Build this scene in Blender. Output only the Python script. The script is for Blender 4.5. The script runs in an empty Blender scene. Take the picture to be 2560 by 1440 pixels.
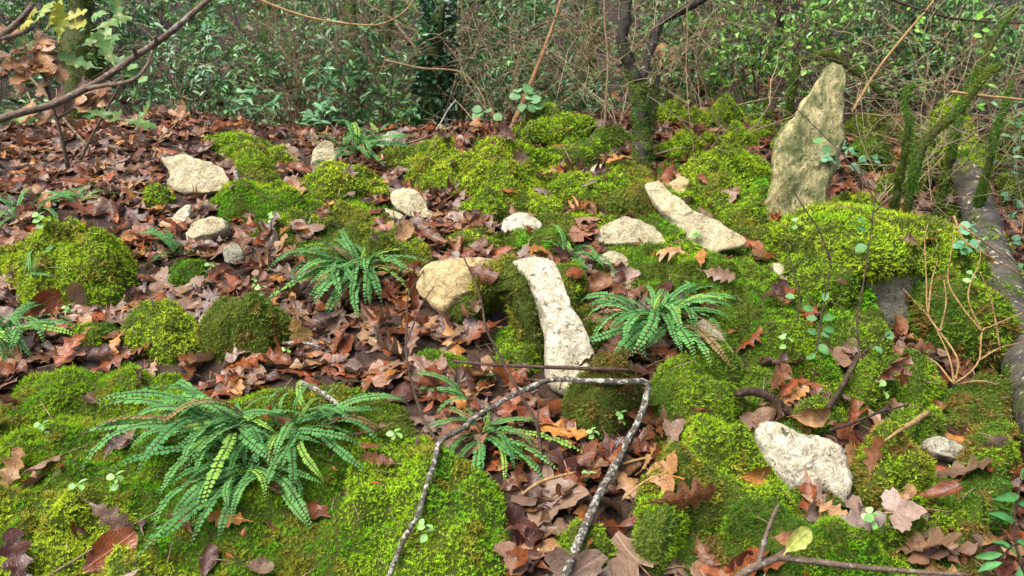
import bpy, math, random
import numpy as np
from mathutils import Vector, Matrix
from mathutils.bvhtree import BVHTree

random.seed(11)
RNG = np.random.default_rng(7)
scene = bpy.context.scene
COL = scene.collection

# ------------------------------------------------------------------ camera, sky, sun, exposure
PITCH = math.radians(23.0)
CAM = np.array([0.0, 0.0, 1.057])
FPX = 1971.0                                   # focal length in pixels of the 2560 px wide photograph
cd = bpy.data.cameras.new('camera'); cam = bpy.data.objects.new('camera', cd); COL.objects.link(cam)
cam.location = CAM; cam.rotation_euler = (math.pi/2 - PITCH, 0, 0)
cd.sensor_width = 36; cd.lens = 36*FPX/2560; cd.clip_start = 0.05; cd.clip_end = 500
cd.dof.use_dof = True; cd.dof.focus_distance = 1.95; cd.dof.aperture_fstop = cd.lens/3.2
scene.camera = cam

world = bpy.data.worlds.new('World'); scene.world = world; world.use_nodes = True
wn = world.node_tree; wn.nodes.clear()
sky = wn.nodes.new('ShaderNodeTexSky'); sky.sky_type = 'NISHITA'; sky.sun_disc = False
SUN_EL, SUN_AZ = 64.0, 248.0                   # degrees; azimuth clockwise from +Y
sky.sun_elevation = math.radians(SUN_EL); sky.sun_rotation = math.radians(SUN_AZ)
sky.air_density = 0.7; sky.dust_density = 6.0; sky.ozone_density = 0.2
bg = wn.nodes.new('ShaderNodeBackground'); bg.inputs['Strength'].default_value = 0.092
wo = wn.nodes.new('ShaderNodeOutputWorld')
wn.links.new(sky.outputs[0], bg.inputs[0]); wn.links.new(bg.outputs[0], wo.inputs[0])
sd = bpy.data.lights.new('sun', 'SUN'); sun = bpy.data.objects.new('sun', sd); COL.objects.link(sun)
sd.energy = 1.35; sd.angle = math.radians(42); sd.color = (1.0, 0.985, 0.96)
_a, _e = math.radians(SUN_AZ), math.radians(SUN_EL)
_to = Vector((math.sin(_a)*math.cos(_e), math.cos(_a)*math.cos(_e), math.sin(_e)))
sun.rotation_euler = _to.to_track_quat('Z', 'Y').to_euler()
scene.view_settings.view_transform = 'Standard'; scene.view_settings.look = 'None'
scene.view_settings.gamma = 1.0; scene.view_settings.use_curve_mapping = False
scene.view_settings.exposure = 1.75
scene.render.engine = 'CYCLES'
scene.cycles.max_bounces = 6; scene.cycles.diffuse_bounces = 3; scene.cycles.glossy_bounces = 2
scene.cycles.transmission_bounces = 3; scene.cycles.use_denoising = True

# ------------------------------------------------------------------ helpers: noise, pixel rays, meshes
def _hash(ix, iy, iz, s):
    h = (ix*374761393 + iy*668265263 + iz*2147483647 + s*1274126177) & 0xffffffff
    h = ((h ^ (h >> 13))*1274126177) & 0xffffffff
    h = h ^ (h >> 16)
    return (h & 0xffff)/32767.5 - 1.0
def vnoise(P, s=0):
    P = np.asarray(P, float); I = np.floor(P).astype(np.int64); f = P-I; f = f*f*(3-2*f)
    r = 0
    for dx in (0, 1):
        wx = f[:, 0] if dx else 1-f[:, 0]
        for dy in (0, 1):
            wy = f[:, 1] if dy else 1-f[:, 1]
            for dz in (0, 1):
                wz = f[:, 2] if dz else 1-f[:, 2]
                r = r + wx*wy*wz*_hash(I[:, 0]+dx, I[:, 1]+dy, I[:, 2]+dz, s)
    return r
def fbm(P, scale, octv=3, s=0):
    P = np.asarray(P, float)*scale; a, r = 1.0, 0.0
    for k in range(octv):
        r = r + a*vnoise(P, s+k*17); P = P*2.03+3.1; a *= 0.5
    return r
def nrm(v):
    v = np.asarray(v, float); return v/np.maximum(np.linalg.norm(v, axis=-1, keepdims=True), 1e-9)
FWD = np.array([0, math.cos(PITCH), -math.sin(PITCH)]); UPV = np.array([0, math.sin(PITCH), math.cos(PITCH)]); RGT = np.array([1.0, 0, 0])
def ray(px, py):
    px = np.atleast_1d(np.asarray(px, float)); py = np.atleast_1d(np.asarray(py, float))
    return FWD + RGT*((px-1280)/FPX)[:, None] - UPV*((py-720)/FPX)[:, None]
def at(px, py, depth): return CAM + ray(px, py)[0]*depth
def sstep(a, b, x):
    t = np.clip((x-a)/(b-a), 0, 1); return t*t*(3-2*t)
def H_exact(x, y):
    x = np.asarray(x, float); y = np.asarray(y, float)
    yc = 2.98 + 0.25*sstep(0.1, 1.0, x) + 0.05*np.sin(x*3.1)
    D = 0.30 - 0.20*sstep(0.3, 1.1, x)
    z = 0.1495*np.minimum(y, yc) - D*sstep(0, 0.8, y-yc) + 0.125*np.maximum(y-yc-0.25, 0)
    z = z - 0.30*(np.logaddexp(0, (x-0.62)*7)/7)*(1-0.75*sstep(2.6, 4.0, y))
    P = np.stack([x, y, np.zeros_like(x)], -1).reshape(-1, 3)
    n = (fbm(P, 2.3, 3, 3)*0.022 + fbm(P, 9.0, 2, 9)*0.006).reshape(x.shape)
    return z + n*np.where(y > 0.7, 1, 0.3)
_tx = np.arange(-9, 9.001, 0.025); _ty = np.arange(-1, 15.001, 0.025)
_HT = H_exact(*np.meshgrid(_tx, _ty))
def H0(x, y):
    x = np.asarray(x, float); y = np.asarray(y, float)
    u = np.clip((x+9)/0.025, 0, len(_tx)-1.001); v = np.clip((y+1)/0.025, 0, len(_ty)-1.001); i = u.astype(int); j = v.astype(int); a = u-i; b = v-j
    return (_HT[j, i]*(1-a)+_HT[j, i+1]*a)*(1-b)+(_HT[j+1, i]*(1-a)+_HT[j+1, i+1]*a)*b
def pix(px, py, lift=0.0):
    d = ray(px, py); lo = np.full(len(d), 0.4); hi = None
    t = lo.copy(); hit = np.zeros(len(d), bool); prev = t.copy()
    while t.min() < 14 and not hit.all():
        p = CAM + d*t[:, None]; below = p[:, 2] < H0(p[:, 0], p[:, 1]) + lift
        new = below & ~hit
        hit |= below
        prev = np.where(hit, prev, t); t = np.where(hit, t, t+0.05)
    a, b = prev, t
    for k in range(18):
        m = (a+b)/2; p = CAM + d*m[:, None]; below = p[:, 2] < H0(p[:, 0], p[:, 1]) + lift
        b = np.where(below, m, b); a = np.where(below, a, m)
    return CAM + d*((a+b)/2)[:, None]
def depth_of(p): return float(np.dot(np.asarray(p)-CAM, FWD))
def to_px(P):
    P = np.asarray(P, float).reshape(-1, 3)-CAM; dz = P@FWD
    return 1280+FPX*(P@RGT)/dz, 720-FPX*(P@UPV)/dz

def mesh_np(name, V, F, mat, C=None, UV=None, smooth=True):
    """V (n,3); F (m,k) array of triangles or quads, or list of such arrays."""
    Fs = F if isinstance(F, list) else [F]
    Fs = [np.asarray(f, np.int32) for f in Fs if len(f)]
    me = bpy.data.meshes.new(name); V = np.asarray(V, np.float32)
    me.vertices.add(len(V)); me.vertices.foreach_set('co', V.ravel())
    li = np.concatenate([f.ravel() for f in Fs]); tot = np.concatenate([np.full(len(f), f.shape[1], np.int32) for f in Fs])
    st = np.concatenate([[0], np.cumsum(tot)[:-1]]).astype(np.int32)
    me.loops.add(len(li)); me.loops.foreach_set('vertex_index', li)
    me.polygons.add(len(tot)); me.polygons.foreach_set('loop_start', st)
    me.polygons.foreach_set('use_smooth', np.full(len(tot), smooth))
    if C is not None:
        ca = me.color_attributes.new('Col', 'FLOAT_COLOR', 'POINT')
        ca.data.foreach_set('color', np.concatenate([C, np.ones((len(C), 1))], 1).astype(np.float32).ravel())
    if UV is not None:
        ul = me.uv_layers.new(name='UVMap'); ul.data.foreach_set('uv', np.asarray(UV, np.float32)[li].ravel())
    me.update(calc_edges=True)
    if mat: me.materials.append(mat)
    return me
def link(name, me, parent=None):
    o = bpy.data.objects.new(name, me); COL.objects.link(o)
    if parent: o.parent = parent
    return o
def tag(o, label=None, cat=None, group=None, kind=None):
    if label: o['label'] = label
    if cat: o['category'] = cat
    if group: o['group'] = group
    if kind: o['kind'] = kind
    return o
def empty(name, loc, label, cat, group=None):
    o = bpy.data.objects.new(name, None); o.empty_display_size = 0.05; o.location = Vector(loc); COL.objects.link(o)
    return tag(o, label, cat, group)
class MB:
    def __init__(s): s.V, s.F, s.C, s.n = [], [], [], 0
    def add(s, V, F, c=None):
        V = np.asarray(V, float); s.V.append(V)
        for f in (F if isinstance(F, list) else [F]): s.F.append(np.asarray(f)+s.n)
        if c is not None:
            c = np.asarray(c, float); s.C.append(np.broadcast_to(c, (len(V), 3)) if c.ndim == 1 else c)
        s.n += len(V)
    def build(s, name, mat, parent=None, origin=None, smooth=True):
        V = np.concatenate(s.V)
        if origin is not None: V = V-np.asarray(origin)
        q = [f for f in s.F if f.shape[1] == 4]; t = [f for f in s.F if f.shape[1] == 3]
        Fs = ([np.concatenate(q)] if q else []) + ([np.concatenate(t)] if t else [])
        me = mesh_np(name, V, Fs, mat, np.concatenate(s.C) if s.C else None, smooth=smooth)
        return link(name, me, parent)
def crom(P, n):
    P = np.asarray(P, float)
    if len(P) < 3: return P[0]+(P[-1]-P[0])*np.linspace(0, 1, n)[:, None]
    Q = np.vstack([2*P[0]-P[1], P, 2*P[-1]-P[-2]]); L = np.concatenate([[0], np.cumsum(np.linalg.norm(np.diff(P, axis=0), axis=1))])
    out = []
    for u in np.linspace(0, L[-1], n):
        k = min(max(int(np.searchsorted(L, u, 'right'))-1, 0), len(P)-2); t = (u-L[k])/max(L[k+1]-L[k], 1e-9)
        a, b, c, d = Q[k], Q[k+1], Q[k+2], Q[k+3]
        out.append(0.5*((2*b)+(c-a)*t+(2*a-5*b+4*c-d)*t*t+(3*b-a-3*c+d)*t**3))
    return np.array(out)
def closed_crom(P, n):
    P = np.asarray(P, float); m = len(P); L = np.linalg.norm(np.roll(P, -1, 0)-P, axis=1); S = np.concatenate([[0], np.cumsum(L)])
    out = []
    for u in np.linspace(0, S[-1], n, endpoint=False):
        k = min(int(np.searchsorted(S, u, 'right'))-1, m-1); t = (u-S[k])/max(L[k], 1e-9)
        a, b, c, d = P[k-1], P[k], P[(k+1) % m], P[(k+2) % m]
        lin = b+(c-b)*t
        cr = 0.5*((2*b)+(c-a)*t+(2*a-5*b+4*c-d)*t*t+(3*b-a-3*c+d)*t**3)
        out.append(0.5*lin+0.5*cr)
    return np.array(out)
def tube(P, R, sides=6, lump=0.0, seed=0, caps=True):
    P = np.asarray(P, float); n = len(P); R = np.broadcast_to(np.asarray(R, float), (n,)) if np.ndim(R) else np.full(n, float(R))
    T = nrm(np.gradient(P, axis=0)); ref = np.array([0.3, 0.2, 0.93]) if abs(T[0][2]) < 0.9 else np.array([1.0, 0.1, 0])
    A = nrm(np.cross(T, ref)); B = np.cross(T, A)
    th = np.linspace(0, 2*math.pi, sides, endpoint=False)
    V = P[:, None]+R[:, None, None]*(A[:, None]*np.cos(th)[None, :, None]+B[:, None]*np.sin(th)[None, :, None])
    if lump:
        W = V.reshape(-1, 3); k = 1+lump*(0.45*fbm(W, 0.35/max(R.max(), 1e-4), 2, seed)+0.4*fbm(W, 1.5/max(R.max(), 1e-4), 2, seed+9)); V = P[:, None]+(V-P[:, None])*k.reshape(n, sides, 1)
    V = V.reshape(-1, 3); i = np.arange(n-1)[:, None]*sides; j = np.arange(sides)[None]; k = (j+1) % sides
    F = np.stack([i+j, i+k, i+sides+k, i+sides+j], -1).reshape(-1, 4)
    if not caps: return V, [F]
    V = np.vstack([V, P[:1], P[-1:]]); c0, c1 = n*sides, n*sides+1
    F2 = np.array([[c0, (a+1) % sides, a] for a in range(sides)]+[[c1, (n-1)*sides+a, (n-1)*sides+(a+1) % sides] for a in range(sides)])
    return V, [F, F2]

# ------------------------------------------------------------------ materials
def newmat(name):
    m = bpy.data.materials.new(name); m.use_nodes = True; nt = m.node_tree; nt.nodes.clear()
    return m, nt, nt.nodes.new, nt.links.new
def noise_node(nt, scale, detail=4, rough=0.6, coord=None, dist=0.0):
    n = nt.nodes.new('ShaderNodeTexNoise'); n.inputs['Scale'].default_value = scale; n.inputs['Detail'].default_value = detail
    n.inputs['Roughness'].default_value = rough; n.inputs['Distortion'].default_value = dist
    if coord: nt.links.new(coord, n.inputs['Vector'])
    return n
def ramp(nt, src, stops):
    r = nt.nodes.new('ShaderNodeValToRGB'); e = r.color_ramp.elements
    while len(e) < len(stops): e.new(0.5)
    for k, (p, c) in enumerate(stops):
        e[k].position = p; e[k].color = (*c, 1) if not np.isscalar(c) else (c, c, c, 1)
    nt.links.new(src, r.inputs[0]); return r
def mix(nt, fac, a, b, mode='MIX'):
    m = nt.nodes.new('ShaderNodeMix'); m.data_type = 'RGBA'; m.blend_type = mode
    for s, v in ((m.inputs[0], fac), (m.inputs[6], a), (m.inputs[7], b)):
        if hasattr(v, 'is_linked'): nt.links.new(v, s)
        elif np.isscalar(v): s.default_value = v
        else: s.default_value = (*v, 1)
    return m.outputs[2]
def math_n(nt, op, a, b=0.0):
    m = nt.nodes.new('ShaderNodeMath'); m.operation = op
    for s, v in ((m.inputs[0], a), (m.inputs[1], b)):
        if hasattr(v, 'is_linked'): nt.links.new(v, s)
        else: s.default_value = v
    return m.outputs[0]
def bump(nt, h, strength, dist, prev=None):
    b = nt.nodes.new('ShaderNodeBump'); b.inputs['Strength'].default_value = strength; b.inputs['Distance'].default_value = dist
    nt.links.new(h, b.inputs['Height'])
    if prev: nt.links.new(prev, b.inputs['Normal'])
    return b.outputs[0]
def finish(nt, color, rough=0.6, normal=None, spec=0.4, transl=0.0):
    p = nt.nodes.new('ShaderNodeBsdfPrincipled'); o = nt.nodes.new('ShaderNodeOutputMaterial')
    for s, v in ((p.inputs['Base Color'], color), (p.inputs['Roughness'], rough)):
        if hasattr(v, 'is_linked'): nt.links.new(v, s)
        elif np.isscalar(v): s.default_value = v
        else: s.default_value = (*v, 1)
    p.inputs['Specular IOR Level'].default_value = spec
    if normal: nt.links.new(normal, p.inputs['Normal'])
    out = p.outputs[0]
    if transl:
        t = nt.nodes.new('ShaderNodeBsdfTranslucent'); ms = nt.nodes.new('ShaderNodeMixShader'); ms.inputs[0].default_value = transl
        if hasattr(color, 'is_linked'): nt.links.new(color, t.inputs[0])
        else: t.inputs[0].default_value = (*color, 1)
        nt.links.new(out, ms.inputs[1]); nt.links.new(t.outputs[0], ms.inputs[2]); out = ms.outputs[0]
    nt.links.new(out, o.inputs[0])
def world_pos(nt): return nt.nodes.new('ShaderNodeNewGeometry').outputs['Position']

def m_soil():
    m, nt, N, L = newmat('wet_humus'); g = world_pos(nt)
    a = noise_node(nt, 14, 6, 0.7, g); b = noise_node(nt, 90, 4, 0.7, g)
    c = ramp(nt, a.outputs[0], [(0.3, (0.020, 0.011, 0.006)), (0.55, (0.055, 0.030, 0.016)), (0.75, (0.10, 0.055, 0.03))]).outputs[0]
    c = mix(nt, 0.6, c, ramp(nt, b.outputs[0], [(0.3, 0.25), (0.7, 1.0)]).outputs[0], 'MULTIPLY')
    finish(nt, c, 0.6, bump(nt, b.outputs[0], 1.0, 0.01), 0.35); return m
def m_attr(name, rough, spec, transl, var=0.25, scale=300):
    m, nt, N, L = newmat(name); a = N('ShaderNodeVertexColor'); a.layer_name = 'Col'
    n = noise_node(nt, scale, 2, 0.5, world_pos(nt))
    c = mix(nt, 1.0, a.outputs[0], ramp(nt, n.outputs[0], [(0.25, 1-var), (0.75, 1+var*0.6)]).outputs[0], 'MULTIPLY')
    finish(nt, c, rough, None, spec, transl); return m
def m_moss_base():
    m, nt, N, L = newmat('moss_mat'); g = world_pos(nt)
    a = noise_node(nt, 120, 5, 0.7, g); b = noise_node(nt, 12, 3, 0.6, g)
    c = ramp(nt, b.outputs[0], [(0.35, (0.045, 0.075, 0.010)), (0.6, (0.075, 0.10, 0.014)), (0.8, (0.08, 0.07, 0.015))]).outputs[0]
    c = mix(nt, 0.7, c, ramp(nt, a.outputs[0], [(0.3, 0.3), (0.7, 1.2)]).outputs[0], 'MULTIPLY')
    finish(nt, c, 0.9, bump(nt, a.outputs[0], 1.0, 0.008), 0.1); return m
def m_rock(name, light, dark, stain, algae=0.25, spots=0.4, algcol=(0.10, 0.12, 0.03), scale=1.0, stretch=None):
    m, nt, N, L = newmat(name); tc = N('ShaderNodeTexCoord').outputs['Object']
    if stretch:
        mp = N('ShaderNodeMapping'); L(tc, mp.inputs[0]); mp.inputs['Scale'].default_value = stretch; mp.inputs['Rotation'].default_value = (0, -.25, 0); tc = mp.outputs[0]
    big = noise_node(nt, 9*scale, 5, 0.6, tc, 0.4); mid = noise_node(nt, 38*scale, 6, 0.68, tc, 0.6); fine = noise_node(nt, 190*scale, 5, 0.7, tc)
    spk = noise_node(nt, 70*scale, 3, 0.5, tc, 1.0); alg = noise_node(nt, 13*scale, 6, 0.7, tc, 0.8)
    c = mix(nt, ramp(nt, mid.outputs[0], [(0.33, 0.0), (0.6, 1.0)]).outputs[0], dark, light)
    c = mix(nt, ramp(nt, big.outputs[0], [(0.48, 0.0), (0.68, 0.75)]).outputs[0], c, stain)
    c = mix(nt, ramp(nt, alg.outputs[0], [(0.62-0.28*algae, 0.0), (0.80-0.22*algae, min(1, 0.55+algae*0.6))]).outputs[0], c, algcol)
    c = mix(nt, ramp(nt, spk.outputs[0], [(0.61, 0.0), (0.68, spots)]).outputs[0], c, (0.045, 0.05, 0.02))
    c = mix(nt, 0.7, c, ramp(nt, fine.outputs[0], [(0.3, 0.45), (0.62, 1.12)]).outputs[0], 'MULTIPLY')
    vo = N('ShaderNodeTexVoronoi'); vo.feature = 'DISTANCE_TO_EDGE'; vo.inputs['Scale'].default_value = 13*scale
    wv = N('ShaderNodeVectorMath'); wv.operation = 'MULTIPLY_ADD'; L(mid.outputs['Color'], wv.inputs[0]); wv.inputs[1].default_value = (0.12/scale,)*3; L(tc, wv.inputs[2]); L(wv.outputs[0], vo.inputs['Vector'])
    cr = ramp(nt, vo.outputs['Distance'], [(0.0, 0.0), (0.035, 1.0)]).outputs[0]
    c = mix(nt, 0.28, c, cr, 'MULTIPLY')
    nrmv = bump(nt, mid.outputs[0], 1.0, 0.024/scale); nrmv = bump(nt, fine.outputs[0], 0.8, 0.004/scale, nrmv); nrmv = bump(nt, cr, 0.5, 0.004, nrmv)
    finish(nt, c, 0.72, nrmv, 0.3); return m
def m_bark(name, c1, c2, patch=None, pfac=0.0, scale=1.0, mossy=0.0, rough=0.75):
    m, nt, N, L = newmat(name); tc = N('ShaderNodeTexCoord').outputs['Object']
    a = noise_node(nt, 45*scale, 5, 0.7, tc); b = noise_node(nt, 160*scale, 4, 0.6, tc); d = noise_node(nt, 60*scale, 4, 0.65, tc, 0.8)
    c = mix(nt, ramp(nt, a.outputs[0], [(0.35, 0.0), (0.65, 1.0)]).outputs[0], c1, c2)
    if patch: c = mix(nt, ramp(nt, d.outputs[0], [(0.60-pfac*0.3, 0.0), (0.66-pfac*0.3, 1.0)]).outputs[0], c, patch)
    if mossy:
        e = noise_node(nt, 18*scale, 5, 0.7, tc); c = mix(nt, ramp(nt, e.outputs[0], [(0.6-mossy*0.35, 0.0), (0.72-mossy*0.35, 0.9)]).outputs[0], c, (0.05, 0.07, 0.014))
    c = mix(nt, 0.5, c, ramp(nt, b.outputs[0], [(0.3, 0.4), (0.7, 1.15)]).outputs[0], 'MULTIPLY')
    finish(nt, c, rough, bump(nt, b.outputs[0], 0.6, 0.003, bump(nt, a.outputs[0], 1.0, 0.010)), 0.22); return m
def m_litter(name, use_obj):
    m, nt, N, L = newmat(name)
    if use_obj: base = N('ShaderNodeObjectInfo').outputs['Color']
    else:
        v = N('ShaderNodeVertexColor'); v.layer_name = 'Col'; base = v.outputs[0]
    g = world_pos(nt); uv = N('ShaderNodeUVMap'); sx = N('ShaderNodeSeparateXYZ'); L(uv.outputs[0], sx.inputs[0])
    n1 = noise_node(nt, 55, 4, 0.65, g, 0.5); n2 = noise_node(nt, 230, 3, 0.6, g)
    c = mix(nt, 1.0, base, ramp(nt, n1.outputs[0], [(0.28, (0.42, 0.38, 0.36)), (0.55, (1.0, 1.0, 1.0)), (0.8, (1.45, 1.3, 1.15))]).outputs[0], 'MULTIPLY')
    c = mix(nt, 0.5, c, ramp(nt, n2.outputs[0], [(0.3, 0.5), (0.7, 1.2)]).outputs[0], 'MULTIPLY')
    au = math_n(nt, 'ABSOLUTE', sx.outputs[0]); s = math_n(nt, 'SUBTRACT', math_n(nt, 'MULTIPLY', sx.outputs[1], 8.0), math_n(nt, 'MULTIPLY', au, 4.5))
    fr = math_n(nt, 'ABSOLUTE', math_n(nt, 'SUBTRACT', math_n(nt, 'FRACT', s), 0.5))
    vein = math_n(nt, 'MAXIMUM', ramp(nt, au, [(0.025, 1.0), (0.06, 0.0)]).outputs[0], ramp(nt, fr, [(0.05, 0.75), (0.12, 0.0)]).outputs[0])
    c = mix(nt, math_n(nt, 'MULTIPLY', vein, 0.45), c, mix(nt, 1.0, c, (1.7, 1.5, 1.3), 'MULTIPLY'))
    gb = N('ShaderNodeNewGeometry'); c = mix(nt, math_n(nt, 'MULTIPLY', gb.outputs['Backfacing'], 0.45), c, (0.30, 0.20, 0.13))
    ro = ramp(nt, n1.outputs[0], [(0.3, 0.20), (0.7, 0.48)]).outputs[0]
    finish(nt, c, ro, bump(nt, vein, 0.5, 0.0015, bump(nt, n1.outputs[0], 0.5, 0.006)), 0.5, 0.12); return m
def m_green(name, use_obj=False, rough=0.33, spec=0.5, transl=0.22, blotch=None):
    m, nt, N, L = newmat(name)
    if use_obj: base = N('ShaderNodeObjectInfo').outputs['Color']
    else:
        v = N('ShaderNodeVertexColor'); v.layer_name = 'Col'; base = v.outputs[0]
    n = noise_node(nt, 60, 3, 0.6, world_pos(nt))
    c = mix(nt, 1.0, base, ramp(nt, n.outputs[0], [(0.3, 0.7), (0.7, 1.2)]).outputs[0], 'MULTIPLY')
    if blotch: c = mix(nt, ramp(nt, noise_node(nt, 95, 2, 0.5, world_pos(nt)).outputs[0], [(0.58, 0.0), (0.66, 0.9)]).outputs[0], c, blotch)
    finish(nt, c, rough, None, spec, transl); return m
M = dict(
    soil=m_soil(), moss=m_attr('moss_shoots', 0.6, 0.15, 0.30), moss_base=m_moss_base(),
    rock=m_rock('cream_limestone', (0.66, 0.59, 0.38), (0.40, 0.35, 0.19), (0.54, 0.43, 0.21), 0.25, 0.6),
    rock_yellow=m_rock('ochre_limestone', (0.70, 0.56, 0.29), (0.46, 0.34, 0.14), (0.60, 0.42, 0.16), 0.10, 0.4),
    rock_white=m_rock('white_limestone', (0.80, 0.75, 0.57), (0.50, 0.45, 0.29), (0.66, 0.54, 0.32), 0.22, 0.85),
    rock_stand=m_rock('lichened_limestone', (0.66, 0.58, 0.30), (0.32, 0.28, 0.12), (0.48, 0.43, 0.19), 0.85, 0.85, (0.12, 0.15, 0.045), 1.7, (1, 1, .5)),
    rock_grey=m_rock('grey_limestone', (0.56, 0.53, 0.40), (0.28, 0.26, 0.18), (0.38, 0.34, 0.20), 0.45, 0.8),
    leaf_obj=m_litter('dead_leaf', True), leaf_attr=m_litter('dead_leaf_mass', False),
    green=m_green('foliage_leaf'), green_obj=m_green('living_leaf', True, 0.5, 0.25), fern=m_green('fern_leaflet', True, 0.6, 0.2, 0.28),
    oak=m_green('oak_leaf_turning', True, 0.45, 0.4, 0.25, (0.34, 0.22, 0.05)),
    twig=m_bark('straw_twig', (0.20, 0.145, 0.075), (0.36, 0.27, 0.15), scale=1.5), twig_gold=m_bark('golden_twig', (0.30, 0.185, 0.07), (0.45, 0.30, 0.13)),
    twig_pale=m_bark('pale_twig', (0.30, 0.23, 0.13), (0.50, 0.40, 0.25), scale=1.5),
    twig_dark=m_bark('dark_twig', (0.035, 0.022, 0.016), (0.10, 0.065, 0.045)),
    lichen=m_bark('lichened_bark', (0.06, 0.05, 0.04), (0.16, 0.14, 0.11), (0.46, 0.47, 0.38), 0.28, 1.6),
    branch=m_bark('smooth_branch', (0.11, 0.075, 0.05), (0.20, 0.145, 0.105), (0.28, 0.26, 0.22), 0.05),
    black=m_bark('dark_bark', (0.018, 0.016, 0.013), (0.05, 0.042, 0.032), (0.42, 0.42, 0.37), -0.10, 0.7, 0.12),
    log=m_bark('weathered_log', (0.03, 0.028, 0.023), (0.115, 0.103, 0.082), (0.46, 0.41, 0.31), 0.02, 0.5, 0.25, 0.7),
    mosstrunk=m_bark('mossy_bark', (0.035, 0.035, 0.015), (0.09, 0.085, 0.03), mossy=0.85), pale=m_bark('pale_bark', (0.30, 0.30, 0.24), (0.48, 0.47, 0.40), mossy=0.25, scale=0.5),
    rust=m_bark('rusty_stem', (0.22, 0.11, 0.05), (0.36, 0.20, 0.10)),
)

# ------------------------------------------------------------------ ground: one sheet to beyond the horizon
def axis_pts(a, b, step, far):
    p = list(np.arange(a, b, step)); s = step; q = b
    while q < far: p.append(q); s *= 1.22; q += s
    p.append(far); s = step; q = a; r = []
    while q > -far: r.append(q); s *= 1.22; q -= s
    r.append(-far)
    return np.array(sorted(set(np.round(r[1:]+p, 4))))
gx = axis_pts(-2.2, 2.4, 0.03, 150.0); gy = axis_pts(0.5, 5.0, 0.03, 150.0)
GX, GY = np.meshgrid(gx, gy); GZ = np.where((np.abs(GX) < 8.9) & (GY > -0.9) & (GY < 14.9), H0(GX, GY), H_exact(GX, np.clip(GY, -2, 60)))
GV = np.stack([GX, GY, GZ], -1).reshape(-1, 3); nx, ny = len(gx), len(gy)
ii = (np.arange(ny-1)[:, None]*nx+np.arange(nx-1)[None]).ravel()
GF = np.stack([ii, ii+1, ii+nx+1, ii+nx], -1)
tag(link('ground', mesh_np('ground', GV, GF, M['soil'])), kind='structure')
SURF = [(GV, GF)]                                # everything loose things can lie on
LAND = []                                       # (phrase, world point): landmarks that labels refer to
ROCKS = set()
MASKS = []                                      # (world xy outline, 'moss' | 'rock')

# ------------------------------------------------------------------ lumps: moss cushions on the ground, stones
def ell(cx, cy, rx, ry, rot=0, n=14, jit=0.28, seed=0):
    r = np.random.default_rng(int(abs(cx)*7+abs(cy)*13+seed)); th = np.linspace(0, 2*math.pi, n, endpoint=False)
    k = 1+jit*r.uniform(-1, 1, n); a = math.radians(rot)
    x, y = rx*k*np.cos(th), ry*k*np.sin(th)
    return np.stack([cx+x*math.cos(a)-y*math.sin(a), cy+x*math.sin(a)+y*math.cos(a)], 1)
def rings_mesh(n, S, closed_back=False):
    F = []; m = len(S)
    for k in range(m-1):
        i = np.arange(n); j = (i+1) % n
        F.append(np.stack([k*n+i, k*n+j, (k+1)*n+j, (k+1)*n+i], -1))
    return np.concatenate(F)
def body_ground(poly, t, seed=0, rough=0.3, p=3.0, sink=0.02):
    """dome over a pixel outline laid on the ground; the rim dips into the soil"""
    poly = np.asarray(poly, float); W = pix(poly[:, 0], poly[:, 1])
    per = np.linalg.norm(np.roll(W, -1, 0)-W, axis=1).sum(); n = int(np.clip(per/0.018, 36, 140))
    O = closed_crom(W[:, :2], n); C = O.mean(0); rad = np.linalg.norm(O-C, axis=1)
    O = C+(O-C)*(1+0.16*fbm(np.c_[O*1.0, np.zeros(n)], 17, 3, seed))[:, None]
    S = np.concatenate([np.linspace(1.0, 0.9, 4), np.linspace(0.86, 0.03, int(np.clip(rad.mean()/0.016, 7, 34)))])
    XY = C+S[:, None, None]*(O-C)[None]; XY = XY.reshape(-1, 2); s = np.repeat(S, n)
    z = H0(XY[:, 0], XY[:, 1]); P3 = np.c_[XY, np.zeros(len(XY))]
    dome = np.clip(1-s**p, 0, 1)**0.6
    h = t*dome*(1+rough*fbm(P3, 14, 3, seed+5))+dome*0.006*fbm(P3, 60, 2, seed+8)-sink*sstep(0.9, 1.0, s)
    V = np.c_[XY, z+h]; F = rings_mesh(n, S)
    c = len(V); V = np.vstack([V, V[-n:].mean(0)]); i = np.arange(n)
    F2 = np.stack([c-n+i, c-n+(i+1) % n, np.full(n, c)], -1)
    return V, [F, F2], O
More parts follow.
